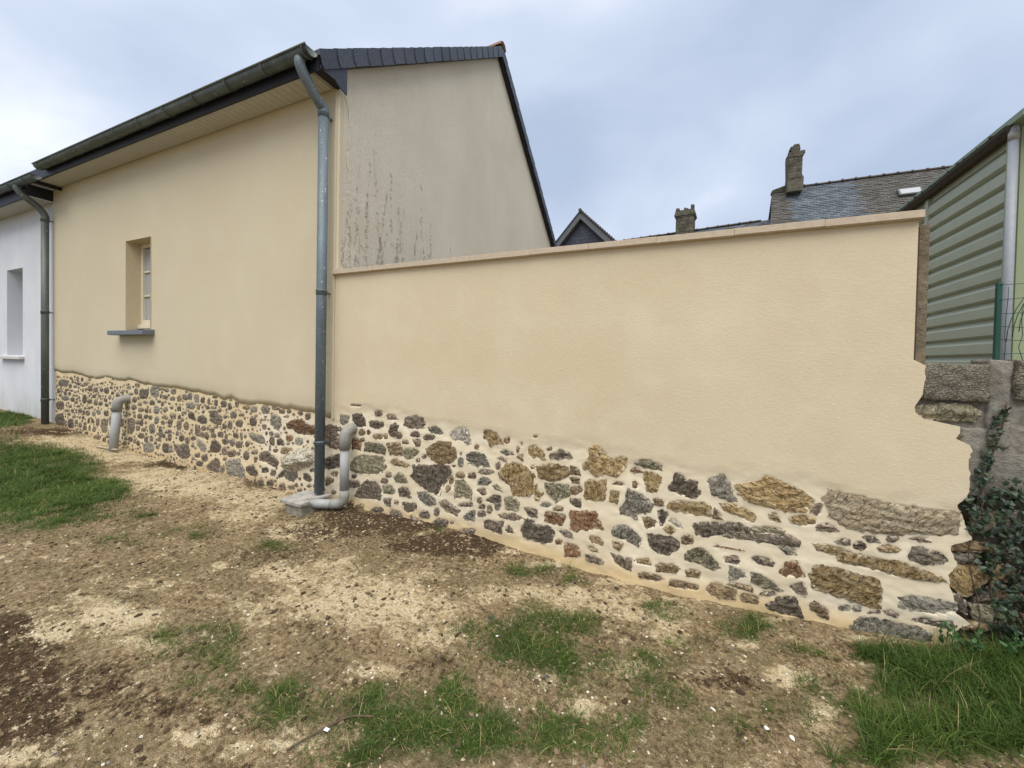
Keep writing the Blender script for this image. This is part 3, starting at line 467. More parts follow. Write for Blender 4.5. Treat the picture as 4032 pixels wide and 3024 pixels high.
# ------------------------------------------------------------------ stones
def load(txt):
    out = []
    for ln in txt.strip().split('\n'):
        t = ln.split(); out.append((t[0], np.array([tuple(map(float, q.split(','))) for q in t[1:]]) / 1000.0))
    return out
ST_HOUSE = load("""g -6767,1204 -6637,1222 -6420,1211 -6414,1153 -6476,1112 -6709,1102 -6791,1136
p -6248,1278 -6235,1267 -6263,1242 -6312,1234 -6365,1245 -6357,1274 -6296,1281
p -6290,1198 -6291,1210 -6268,1230 -6240,1231 -6217,1225 -6206,1209 -6214,1187 -6244,1176 -6282,1180
p -6354,1153 -6305,1155 -6277,1126 -6294,1096 -6344,1081 -6374,1094 -6385,1128
p -6195,1099 -6225,1110 -6208,1131 -6119,1139 -6083,1128 -6109,1107
p -6095,1272 -6087,1286 -6041,1293 -6023,1286 -6006,1261 -6016,1237 -6042,1223 -6068,1221 -6095,1244
p -5855,1278 -5850,1238 -5891,1223 -5915,1225 -5926,1247 -5914,1284 -5866,1291
p -6066,1204 -5950,1199 -5937,1174 -5963,1158 -6064,1152 -6103,1163 -6107,1194
p -5736,1168 -5774,1142 -5891,1133 -5959,1146 -5939,1169 -5792,1174
p -5693,1181 -5730,1164 -5794,1163 -5823,1185 -5797,1213 -5735,1218 -5697,1209
p -5598,1246 -5614,1242 -5648,1243 -5656,1257 -5662,1271 -5640,1285 -5606,1286 -5591,1275 -5585,1256
p -6368,1060 -6378,1043 -6413,1039 -6485,1031 -6538,1037 -6551,1054 -6540,1061 -6491,1068 -6415,1069
p -6342,1031 -6355,1040 -6335,1053 -6296,1056 -6249,1057 -6231,1051 -6240,1034 -6275,1029 -6317,1025
p -6652,1032 -6626,1029 -6621,1000 -6676,997 -6701,998 -6709,1020
p -6851,1013 -6843,1048 -6818,1054 -6772,1053 -6748,1041 -6755,1008 -6765,991 -6821,981 -6846,988
p -6079,1037 -6067,1033 -6089,1023 -6110,1020 -6190,1015 -6199,1018 -6205,1026 -6180,1033 -6111,1036
p -5822,1079 -5829,1052 -5861,1037 -5897,1057 -5888,1086 -5854,1099
g -5536,1096 -5590,1076 -5656,1073 -5695,1092 -5692,1124 -5670,1142 -5591,1156 -5545,1150 -5528,1112
p -5368,1138 -5355,1098 -5371,1074 -5432,1071 -5469,1090 -5458,1126 -5439,1137
g -5279,1081 -5270,1119 -5246,1139 -5181,1138 -5148,1115 -5174,1077 -5238,1074
d -4992,1063 -5071,1056 -5122,1081 -5113,1136 -5036,1164 -4990,1153 -4966,1101
p -4930,1144 -4940,1157 -4936,1170 -4918,1178 -4884,1178 -4865,1172 -4864,1156 -4879,1144 -4895,1142
p -4825,1089 -4829,1063 -4879,1050 -4899,1073 -4884,1095 -4848,1103
p -5162,1207 -5204,1201 -5225,1209 -5224,1229 -5190,1236 -5146,1226
p -5389,1199 -5381,1210 -5336,1208 -5328,1194 -5332,1180 -5353,1177 -5387,1181
p -4819,1284 -4862,1277 -4897,1281 -4912,1288 -4880,1297 -4835,1297 -4809,1294
p -4642,1037 -4699,1018 -4742,1026 -4754,1051 -4740,1075 -4686,1095 -4643,1087 -4632,1063
g -4501,1097 -4512,1081 -4551,1077 -4561,1088 -4561,1120 -4542,1139 -4512,1144 -4497,1133
p -5435,972 -5508,972 -5510,1001 -5493,1017 -5429,1020 -5420,1002
p -5236,999 -5258,989 -5310,985 -5335,1002 -5330,1017 -5289,1027 -5249,1020
p -5198,1007 -5190,1018 -5162,1023 -5143,1019 -5142,1002 -5153,998 -5189,999
g -4977,1019 -4945,1029 -4905,1025 -4896,996 -4929,973 -4967,965 -4987,1001
g -4234,1107 -4228,1097 -4246,1082 -4320,1076 -4343,1096 -4315,1106
g -6666,928 -6691,914 -6751,904 -6784,919 -6787,950 -6718,961 -6675,961
p -6491,961 -6548,959 -6575,963 -6580,995 -6577,1009 -6533,1021 -6487,1018 -6473,1001 -6478,968
p -6398,957 -6407,1002 -6365,1012 -6311,1006 -6312,963 -6345,952
g -6480,932 -6371,906 -6451,867 -6570,854 -6669,871 -6665,916
p -6107,955 -6244,950 -6258,956 -6238,973 -6158,979 -6053,977 -6045,968
p -6215,857 -6283,852 -6315,867 -6327,898 -6288,920 -6231,930 -6180,914 -6180,884
p -6071,896 -6098,893 -6109,902 -6101,922 -6081,927 -6057,926 -6051,906
p -5936,877 -5961,872 -5994,871 -5997,890 -5979,901 -5934,897
p -6128,828 -6151,835 -6151,867 -6112,880 -6068,877 -6053,850 -6074,834
p -5736,890 -5797,851 -5877,864 -5886,927 -5856,983 -5768,999 -5743,954
p -5531,891 -5535,870 -5620,853 -5671,853 -5693,866 -5703,908 -5670,923 -5585,932 -5538,930
p -5404,944 -5352,929 -5334,895 -5375,846 -5436,842 -5484,864 -5464,923
p -5219,855 -5299,850 -5317,868 -5292,908 -5202,915 -5189,873
p -5130,938 -5129,971 -5078,982 -5027,963 -5048,931 -5106,924
d -5031,851 -5078,848 -5113,861 -5104,884 -5091,893 -5043,898 -4999,890 -4981,872 -4991,858
p -6579,796 -6588,705 -6676,681 -6862,685 -6907,775 -6820,817 -6637,832
p -6473,782 -6466,761 -6483,751 -6513,753 -6521,762 -6518,783 -6484,787
p -6383,769 -6374,779 -6326,789 -6291,789 -6282,780 -6279,757 -6305,746 -6343,741 -6376,745
p -6538,689 -6483,695 -6357,705 -6338,700 -6337,676 -6375,662 -6488,657 -6537,659 -6562,667
p -6209,683 -6229,657 -6272,655 -6298,672 -6290,715 -6234,724 -6214,718
p -6135,722 -6096,734 -6084,720 -6088,678 -6114,667 -6137,702
d -6007,737 -5937,743 -5907,720 -5924,684 -5961,671 -6026,677 -6039,723
p -6016,794 -6018,773 -6055,767 -6069,767 -6070,799 -6058,803 -6019,803
g -5826,764 -5814,783 -5777,790 -5751,788 -5739,768 -5758,754 -5807,754
g -5670,762 -5709,768 -5708,786 -5664,795 -5600,797 -5584,782 -5612,768
p -5568,792 -5568,807 -5560,813 -5526,819 -5508,815 -5509,800 -5515,791 -5523,788 -5560,787
p -5838,663 -5870,676 -5864,715 -5843,728 -5809,727 -5785,693 -5793,675
p -5671,660 -5736,657 -5758,675 -5748,713 -5727,727 -5650,735 -5639,709 -5640,671
g -5523,664 -5550,703 -5526,733 -5421,730 -5411,685 -5468,656
g -5365,683 -5380,710 -5384,756 -5345,774 -5256,777 -5236,748 -5235,706 -5287,692
p -5138,746 -5106,774 -5005,789 -4986,775 -4979,709 -5022,702 -5115,697
p -6625,619 -6557,473 -6613,404 -6851,381 -6934,516 -6850,585
p -6336,640 -6312,631 -6334,605 -6386,596 -6445,598 -6456,617 -6428,636
p -6153,618 -6127,608 -6122,589 -6152,575 -6223,573 -6252,580 -6253,593 -6246,608 -6198,622
p -6053,587 -6080,589 -6083,611 -6070,615 -6044,614 -6041,595
p -5992,614 -5971,622 -5953,614 -5948,593 -5963,569 -5988,570 -5998,589
p -5891,582 -5901,610 -5886,623 -5833,627 -5819,618 -5821,592 -5861,579
p -6406,397 -6430,474 -6398,531 -6306,548 -6244,537 -6209,492 -6231,408 -6306,395
p -6545,407 -6553,462 -6526,490 -6493,496 -6480,452 -6487,401 -6528,394
p -6159,522 -6107,542 -6048,532 -6053,486 -6104,471 -6158,489
p -5913,452 -5959,434 -6015,442 -6023,478 -6003,504 -5920,507 -5904,476
p -5662,609 -5623,601 -5616,561 -5631,533 -5683,523 -5699,552 -5692,593
p -5526,543 -5548,547 -5561,574 -5550,596 -5504,606 -5483,596 -5475,583 -5486,548
p -5310,529 -5353,516 -5391,523 -5403,599 -5379,613 -5318,627 -5290,603
p -5829,487 -5834,498 -5826,516 -5798,527 -5770,530 -5747,523 -5747,500 -5763,485 -5803,480
p -5220,609 -5127,652 -5017,627 -5022,472 -5079,425 -5188,414 -5245,509
p -5851,451 -5821,466 -5754,469 -5736,456 -5732,416 -5746,402 -5830,396 -5847,411
p -5605,414 -5632,407 -5652,410 -5653,443 -5648,473 -5629,492 -5598,482 -5587,468 -5588,432
p -5432,485 -5405,463 -5410,416 -5436,400 -5523,400 -5526,428 -5497,479
p -6170,308 -6186,284 -6237,273 -6319,267 -6335,279 -6334,331 -6312,345 -6230,359 -6178,353
p -6098,387 -6078,374 -6073,359 -6077,334 -6108,324 -6122,330 -6129,355 -6119,378
p -6009,294 -6033,312 -6024,348 -5961,359 -5905,358 -5889,340 -5906,309 -5950,292
d -5687,363 -5686,341 -5707,334 -5783,331 -5804,339 -5793,357 -5716,367
p -5288,289 -5423,273 -5481,281 -5474,331 -5385,353 -5287,358 -5237,334
p -4954,381 -4932,364 -4971,347 -5047,340 -5090,344 -5076,366 -5040,380
p -5151,261 -5171,276 -5157,322 -5119,331 -5082,323 -5081,276 -5103,264
p -4990,310 -4947,316 -4929,301 -4927,271 -4945,256 -4998,259 -5006,286
d -4027,1172 -3973,1183 -3780,1180 -3796,1107 -3847,1050 -4011,1047 -4045,1093
g -3700,1098 -3736,1166 -3713,1230 -3631,1257 -3538,1252 -3507,1198 -3524,1105 -3604,1089
g -4093,1145 -4092,1107 -4114,1101 -4167,1104 -4177,1120 -4182,1157 -4166,1177 -4127,1181 -4096,1167
p -4107,1208 -4166,1223 -4166,1253 -4108,1262 -4054,1244 -4069,1212
g -4308,1204 -4289,1180 -4332,1164 -4402,1164 -4425,1187 -4368,1207
p -4128,988 -4183,967 -4248,974 -4258,999 -4226,1040 -4171,1047 -4127,1032
p -4076,936 -4088,950 -4063,970 -4003,977 -3974,971 -3966,950 -3990,935 -4043,927
g -3838,1007 -3795,994 -3823,983 -3898,973 -3947,980 -3949,991 -3880,1006
p -3750,972 -3739,1021 -3708,1029 -3632,1023 -3617,984 -3634,964 -3717,957
d -3542,1017 -3538,1034 -3519,1040 -3482,1042 -3466,1039 -3461,1020 -3470,1013 -3490,1009 -3538,1010
p -3429,970 -3437,979 -3444,997 -3442,1013 -3414,1023 -3390,1019 -3384,1005 -3386,987 -3390,975
p -3361,1016 -3360,1028 -3345,1036 -3313,1031 -3314,1017 -3330,1015
p -3368,1121 -3295,1120 -3277,1109 -3282,1080 -3323,1071 -3387,1078 -3395,1106
p -3471,1118 -3457,1129 -3430,1127 -3423,1119 -3420,1101 -3429,1087 -3453,1084 -3470,1084 -3478,1101
p -3431,1224 -3395,1222 -3384,1212 -3400,1201 -3426,1196 -3482,1194 -3489,1199 -3490,1216 -3485,1222
g -3246,1206 -3269,1179 -3349,1178 -3372,1198 -3351,1214 -3277,1218
p -4338,855 -4397,844 -4426,848 -4454,862 -4445,883 -4424,892 -4360,898 -4335,888 -4336,872
p -4245,851 -4275,872 -4270,909 -4254,925 -4188,930 -4137,908 -4136,881 -4187,857
p -3937,898 -3908,882 -3942,846 -4033,835 -4075,841 -4070,878 -4044,890
p -3834,899 -3808,891 -3803,863 -3815,845 -3845,838 -3874,850 -3874,873 -3861,896
p -3716,894 -3711,854 -3722,844 -3763,845 -3764,876 -3752,892
g -3601,947 -3529,954 -3492,917 -3513,854 -3595,838 -3641,852 -3636,929
g -3411,907 -3394,926 -3313,948 -3269,934 -3257,916 -3306,886 -3362,880
p -4504,740 -4500,750 -4441,757 -4399,756 -4396,751 -4413,742 -4485,735
p -4158,788 -4152,767 -4168,739 -4201,741 -4210,769 -4191,790
p -3979,752 -4013,739 -4088,731 -4112,770 -4089,789 -4023,803 -3971,791
d -3844,800 -3788,790 -3797,770 -3859,749 -3906,751 -3919,769 -3899,794
p -3760,743 -3771,768 -3772,786 -3743,799 -3708,799 -3690,783 -3689,764 -3703,745 -3738,739
g -3584,790 -3520,792 -3500,763 -3517,706 -3587,684 -3625,704 -3626,772
p -3364,826 -3342,825 -3337,801 -3349,793 -3408,787 -3419,803 -3407,816
p -3321,808 -3290,811 -3270,806 -3273,791 -3299,777 -3324,778 -3331,786
p -4135,645 -4140,679 -4120,690 -4062,690 -4055,659 -4064,650
p -4023,646 -4018,693 -3977,712 -3952,713 -3937,672 -3961,635 -3994,633
p -3889,669 -3886,691 -3869,699 -3836,698 -3832,682 -3842,666 -3876,665
g -3374,701 -3420,698 -3443,718 -3435,739 -3388,750 -3358,743 -3351,721
p -4188,691 -4197,544 -4262,486 -4381,494 -4391,637 -4374,695 -4242,720
p -4627,598 -4617,654 -4602,674 -4551,690 -4519,673 -4504,627 -4508,593 -4538,568 -4604,565
p -4138,583 -4124,604 -4055,610 -4029,601 -4041,559 -4099,545 -4122,548
p -3911,546 -3979,545 -3981,562 -3968,597 -3905,601 -3873,598 -3860,580 -3881,551
g -3740,533 -3770,625 -3714,683 -3630,683 -3588,600 -3644,534
g -3453,656 -3426,646 -3417,613 -3420,540 -3439,525 -3486,521 -3500,534 -3500,612 -3486,653
p -3341,564 -3331,548 -3335,518 -3372,508 -3387,512 -3394,545 -3382,560
b -3917,501 -3908,474 -3951,441 -4030,434 -4093,456 -4055,499 -3979,512
p -4521,467 -4484,470 -4461,462 -4452,444 -4490,430 -4542,425 -4558,439 -4562,452
p -3883,460 -3864,466 -3816,462 -3800,421 -3820,402 -3874,399 -3889,414
p -3721,424 -3741,433 -3740,484 -3725,499 -3682,506 -3659,497 -3661,448 -3670,432
p -4400,410 -4383,390 -4398,374 -4426,366 -4467,368 -4480,380 -4465,400 -4435,411
p -4354,403 -4331,419 -4273,423 -4248,409 -4253,378 -4280,360 -4336,363 -4361,378
p -4159,397 -4154,370 -4159,352 -4185,346 -4201,352 -4200,390 -4189,400
p -3448,463 -3467,444 -3508,446 -3522,454 -3514,492 -3471,498 -3451,492
p -4503,282 -4529,294 -4524,318 -4497,328 -4439,331 -4423,317 -4430,299 -4458,287
p -4344,342 -4338,329 -4345,307 -4366,304 -4376,320 -4373,337
p -4059,320 -4098,323 -4121,342 -4111,364 -4084,389 -4050,391 -4028,377 -4018,350 -4030,333
p -3617,420 -3603,428 -3566,429 -3557,421 -3560,401 -3574,391 -3594,390 -3621,391 -3622,401
g -3659,284 -3750,250 -3901,246 -3922,340 -3850,394 -3705,397 -3634,351
p -3507,371 -3506,356 -3513,334 -3528,330 -3572,329 -3577,335 -3575,364 -3562,373 -3521,376
d -3233,411 -3230,332 -3290,295 -3365,302 -3406,326 -3397,409 -3356,427 -3252,424
p -4945,674 -4888,691 -4869,672 -4872,574 -4928,551 -4950,573
g -3199,1199 -3176,1216 -3097,1225 -3069,1217 -3066,1197 -3069,1169 -3097,1154 -3160,1150 -3185,1160
p -3178,1055 -3220,1068 -3204,1103 -3119,1115 -3086,1098 -3092,1070
p -3029,1090 -3026,1112 -2991,1135 -2951,1132 -2930,1113 -2934,1085 -2968,1064 -3008,1062
p -2892,1147 -2824,1168 -2797,1155 -2787,1118 -2799,1098 -2866,1096 -2900,1118
g -2690,1114 -2715,1102 -2768,1113 -2766,1156 -2745,1182 -2695,1180 -2684,1168
g -2627,1116 -2625,1157 -2577,1173 -2530,1167 -2518,1116 -2531,1087 -2585,1073
p -2462,1081 -2470,1110 -2450,1139 -2417,1150 -2386,1139 -2384,1100 -2400,1077 -2438,1072
p -2316,1125 -2299,1136 -2272,1133 -2264,1120 -2262,1091 -2267,1070 -2296,1066 -2309,1073 -2315,1103
p -2772,1213 -2771,1200 -2782,1195 -2816,1190 -2835,1196 -2837,1210 -2823,1215 -2788,1217
p -2200,1156 -2205,1171 -2196,1182 -2120,1190 -2103,1187 -2100,1167 -2113,1159 -2155,1155
p -2142,1054 -2162,1073 -2162,1121 -2142,1129 -2103,1122 -2099,1084 -2112,1060
d -1940,1052 -2010,1050 -2023,1095 -1996,1125 -1939,1123 -1910,1095
p -1868,1030 -1877,1075 -1862,1099 -1830,1102 -1807,1069 -1806,1045 -1834,1031
p -1664,1120 -1668,1091 -1680,1072 -1706,1070 -1726,1082 -1727,1110 -1719,1133 -1695,1139 -1680,1135
p -1795,1159 -1796,1145 -1808,1142 -1841,1139 -1847,1144 -1848,1158 -1829,1164 -1807,1163
b -1570,1086 -1535,1093 -1474,1094 -1451,1091 -1452,1068 -1487,1052 -1525,1050 -1575,1054 -1580,1066
g -1429,1040 -1425,1069 -1404,1091 -1345,1094 -1313,1088 -1297,1073 -1310,1043 -1335,1030 -1389,1027
g -1118,1025 -1203,1030 -1229,1080 -1190,1114 -1113,1118 -1063,1100 -1073,1037
p -910,1089 -963,1087 -1006,1083 -1017,1105 -1008,1118 -979,1122 -898,1122 -898,1101
p -890,1079 -862,1092 -826,1092 -812,1085 -804,1069 -818,1053 -862,1047 -884,1049 -894,1065
g -2657,1063 -2604,1041 -2618,1003 -2635,983 -2749,972 -2794,976 -2815,1018 -2807,1043 -2745,1056
p -2517,977 -2547,980 -2554,1018 -2537,1046 -2505,1041 -2499,993
p -2447,1031 -2426,1033 -2416,1026 -2418,1003 -2428,999 -2447,1000 -2449,1013
p -2326,1042 -2293,1040 -2280,1031 -2275,1009 -2294,1000 -2312,997 -2347,995 -2355,1011 -2351,1032
p -2136,1021 -2159,1012 -2223,1009 -2239,1012 -2241,1028 -2217,1035 -2155,1039 -2129,1033
d -2076,984 -2082,1009 -2049,1018 -2021,1017 -2007,1004 -2018,986 -2061,980
p -3017,943 -3016,972 -2994,988 -2954,989 -2943,950 -2948,931 -2999,926
p -3184,935 -3200,942 -3212,960 -3186,981 -3153,982 -3138,966 -3145,943
p -3179,805 -3201,832 -3183,870 -3151,872 -3129,840 -3139,817
p -3069,853 -3065,830 -3076,808 -3108,805 -3122,805 -3130,825 -3130,849 -3113,856 -3082,857
p -2959,815 -3008,812 -3013,831 -2997,857 -2969,864 -2943,848 -2944,830
p -2899,918 -2871,914 -2866,900 -2871,870 -2884,861 -2910,866 -2919,879 -2914,909
p -2813,902 -2817,891 -2843,889 -2848,903 -2847,929 -2821,934 -2814,929
p -2927,786 -2932,817 -2921,829 -2880,829 -2872,805 -2871,790 -2909,780
p -2396,942 -2424,933 -2445,941 -2441,960 -2403,971 -2392,956
d -2761,903 -2692,931 -2624,905 -2593,854 -2563,826 -2661,822 -2714,845 -2760,859
d -2527,877 -2453,905 -2366,885 -2322,846 -2350,804 -2467,790 -2541,823
d -2295,973 -2098,987 -2090,937 -2014,926 -2000,885 -2027,823 -2116,807 -2265,846 -2251,890 -2294,912
g -1822,985 -1791,998 -1741,1006 -1702,990 -1710,940 -1734,923 -1813,916 -1826,936
p -1619,954 -1652,959 -1648,978 -1622,984 -1573,987 -1557,972 -1567,960
d -1910,918 -1928,906 -1957,906 -1971,918 -1965,932 -1933,943 -1917,936
p -1880,984 -1879,980 -1904,974 -1921,973 -1930,979 -1926,983 -1893,987
p -3189,783 -3151,773 -3160,734 -3190,716 -3257,724 -3261,757 -3230,782
p -3262,696 -3239,707 -3190,710 -3172,703 -3177,684 -3231,676 -3262,678
p -3054,706 -3031,763 -3016,788 -2947,782 -2932,760 -2927,687 -2935,665 -3014,647 -3035,672
p -2755,702 -2792,671 -2849,681 -2875,719 -2857,751 -2812,779 -2766,772 -2748,730
p -2500,627 -2565,622 -2592,646 -2585,744 -2558,748 -2502,747 -2492,655
p -2454,728 -2434,752 -2402,757 -2370,747 -2359,732 -2376,714 -2414,707 -2445,706
p -2299,754 -2292,740 -2299,721 -2311,713 -2331,719 -2332,741 -2320,755
p -2206,753 -2179,749 -2177,723 -2182,706 -2229,697 -2259,702 -2265,732 -2256,744
p -2167,768 -2146,783 -2094,789 -2081,773 -2105,762 -2139,756
p -1944,766 -1991,775 -1988,803 -1979,823 -1930,826 -1910,810 -1921,772
p -1804,863 -1794,821 -1809,789 -1830,784 -1872,790 -1878,813 -1867,856 -1825,872
d -1606,817 -1692,823 -1720,853 -1696,889 -1611,900 -1575,879 -1579,844
d -1416,950 -1349,971 -1317,950 -1311,901 -1329,868 -1392,861 -1427,879
p -1131,949 -1148,942 -1197,937 -1236,936 -1234,947 -1205,954 -1146,957
p -1195,840 -1204,854 -1201,875 -1179,883 -1139,883 -1136,869 -1143,849 -1167,834
g -1038,1032 -962,1022 -854,993 -853,909 -891,840 -960,849 -989,889 -1047,899
p -2693,695 -2661,688 -2655,664 -2675,642 -2702,644 -2704,683
p -3348,581 -3336,605 -3272,617 -3179,619 -3174,598 -3199,585 -3298,573
p -3050,616 -3036,629 -2999,629 -2992,614 -2991,588 -3007,579 -3035,576 -3060,583 -3056,602
p -2978,528 -2970,571 -2927,590 -2890,588 -2857,574 -2865,534 -2894,512 -2957,507
p -2738,525 -2739,504 -2758,498 -2810,492 -2822,508 -2820,550 -2809,563 -2779,566 -2743,567
p -2692,583 -2634,599 -2589,597 -2579,567 -2627,547 -2667,539 -2700,564
p -2399,635 -2409,606 -2430,604 -2471,614 -2465,653 -2447,668 -2408,667
p -2373,607 -2371,647 -2353,673 -2305,671 -2286,635 -2289,614 -2327,592
p -2215,628 -2230,651 -2225,672 -2189,685 -2148,686 -2137,675 -2131,653 -2140,638 -2176,628
p -1980,690 -1991,656 -2062,650 -2085,692 -2062,713 -1994,714
p -1675,677 -1740,674 -1758,690 -1750,729 -1722,730 -1676,730 -1668,691
p -1918,645 -1936,646 -1939,656 -1938,677 -1927,686 -1906,688 -1894,676 -1892,664 -1896,651
p -1617,668 -1620,697 -1618,738 -1596,747 -1582,733 -1581,686 -1593,660
p -1509,699 -1514,693 -1534,687 -1541,694 -1542,709 -1539,723 -1529,726 -1514,729 -1508,722
g -1456,751 -1400,761 -1314,741 -1217,751 -1169,724 -1145,687 -1156,654 -1264,651 -1362,672 -1418,699
p -998,786 -1014,770 -1048,769 -1061,772 -1067,792 -1059,803 -1016,807 -1004,800
g -953,751 -968,763 -970,789 -930,804 -884,801 -883,773 -895,761
r -666,789 -664,769 -678,745 -721,735 -751,737 -764,763 -755,789 -710,800
d -1061,700 -1043,742 -996,747 -973,723 -975,673 -993,657 -1043,664
d -930,732 -867,743 -799,700 -804,673 -923,664
g -762,700 -753,710 -730,713 -713,710 -718,692 -740,685 -757,685
p -3210,482 -3253,491 -3260,533 -3251,572 -3196,573 -3175,552 -3181,496
p -2629,457 -2663,451 -2678,458 -2677,472 -2673,491 -2652,500 -2634,502 -2621,488 -2621,473
g -2553,576 -2464,559 -2376,507 -2340,459 -2375,416 -2463,428 -2538,499
p -2205,586 -2135,597 -2079,565 -2024,537 -2037,468 -2105,430 -2260,442 -2247,504
p -1902,638 -1862,616 -1880,578 -1943,559 -1979,563 -2003,609 -1989,623
g -1741,602 -1781,565 -1822,570 -1839,616 -1791,648 -1749,631
p -1700,561 -1712,598 -1693,616 -1619,627 -1592,608 -1595,565 -1666,554
p -1446,639 -1435,624 -1459,590 -1504,584 -1520,622 -1489,646
g -3226,416 -3177,412 -3127,339 -3241,298 -3250,357
d -3087,449 -2951,436 -2889,465 -2764,474 -2733,388 -2709,329 -2794,287 -2855,257 -3014,302 -3087,376
p -1914,440 -1970,428 -1994,442 -1998,491 -1982,514 -1929,527 -1911,495
p -1859,419 -1887,446 -1881,478 -1830,495 -1765,506 -1710,496 -1723,452 -1737,428 -1821,419
p -1631,493 -1622,480 -1633,459 -1666,453 -1689,454 -1687,478 -1678,491
p -1564,489 -1501,519 -1466,517 -1442,468 -1475,424 -1519,414 -1557,434
p -1398,535 -1371,543 -1322,551 -1280,551 -1265,539 -1288,513 -1337,505 -1378,504 -1403,509
p -1298,473 -1292,438 -1302,416 -1334,403 -1348,423 -1347,456 -1336,469
p -1068,590 -1072,605 -1068,631 -1060,642 -1043,640 -1039,626 -1040,595 -1049,591
p -982,602 -939,611 -926,607 -911,600 -925,581 -962,573 -977,573 -989,592
b -676,652 -642,609 -712,587 -838,569 -871,588 -830,636 -751,651
d -1262,508 -1190,548 -1084,568 -1037,527 -955,513 -903,458 -954,397 -1035,410 -1141,436 -1261,437
p -2509,385 -2488,378 -2483,335 -2512,320 -2577,318 -2603,343 -2586,369
p -2441,292 -2452,329 -2436,364 -2382,380 -2326,383 -2302,362 -2307,310 -2351,288 -2399,282
p -2671,275 -2666,309 -2628,317 -2617,309 -2616,282 -2655,271
p -1971,356 -1973,366 -1960,381 -1935,386 -1913,385 -1907,379 -1912,364 -1933,356 -1957,351
d -2430,214 -2497,204 -2551,212 -2567,247 -2527,267 -2437,272 -2402,261
p -2028,234 -2011,260 -1990,267 -1947,262 -1944,232 -1950,212 -1972,193 -2005,193 -2031,201
p -2330,235 -2146,353 -2077,365 -2035,315 -2048,204 -2061,159 -2159,172 -2315,185
g -1912,331 -1819,372 -1636,407 -1584,323 -1539,280 -1531,192 -1569,146 -1672,139 -1817,151 -1884,201
p -1495,327 -1358,369 -1308,303 -1271,260 -1320,234 -1431,238 -1494,278
d -1197,332 -1188,351 -1121,363 -1094,361 -1089,321 -1114,313 -1187,303
p -958,352 -947,330 -962,300 -980,291 -1033,289 -1039,314 -1026,346 -1001,356
p -1165,156 -1201,142 -1276,138 -1290,158 -1264,197 -1198,206 -1172,199
d -1095,208 -1021,231 -994,215 -988,176 -1008,149 -1094,140 -1117,159
p -1346,149 -1351,161 -1349,186 -1323,196 -1310,184 -1316,151
W -855,522 -748,579 -539,661 -337,678 -297,641 -308,508 -468,440 -577,402 -745,384 -817,404 -818,472
d -903,303 -831,367 -759,377 -801,307 -888,275
g -759,367 -583,391 -582,328 -644,266 -758,274 -784,320
d -467,383 -399,388 -332,336 -364,293 -473,325
r -753,939 -641,987 -503,1003 -435,966 -354,935 -282,951 -287,866 -433,838 -597,847 -653,890 -745,881
p -159,953 -46,981 90,961 181,938 140,889 136,763 33,729 -55,742 -131,780 -158,851
w -616,721 -615,751 -601,778 -530,789 -502,783 -491,742 -493,719 -536,704 -586,703
d -166,582 -28,635 58,673 126,663 121,545 -63,489 -165,499
b -119,385 13,394 2,352 -123,292
p 52,431 37,423 2,419 -25,424 -30,444 -23,461 18,470 49,476 61,464
p 28,227 0,222 -26,237 -12,260 26,269 46,251
p -734,181 -730,201 -628,216 -612,195 -627,175 -695,163
p -836,219 -785,202 -770,121 -893,126 -886,182
p -349,251 -358,245 -395,236 -412,244 -401,259 -381,267 -345,267
p -563,165 -563,186 -539,192 -498,194 -493,175 -505,165 -554,159
p -746,1065 -758,1072 -751,1093 -741,1099 -706,1098 -695,1087 -711,1069
p -566,1087 -549,1095 -518,1101 -502,1089 -496,1073 -516,1055 -544,1054 -567,1067
p -443,1021 -448,1053 -437,1075 -408,1086 -386,1078 -373,1068 -375,1040 -394,1019 -420,1015
p -752,1027 -737,1021 -749,1009 -795,1004 -812,1011 -796,1022
d -295,439 -317,429 -354,424 -366,438 -355,452 -318,463 -289,456
d -324,755 -312,763 -297,763 -282,759 -286,748 -298,743 -315,742 -325,747""")
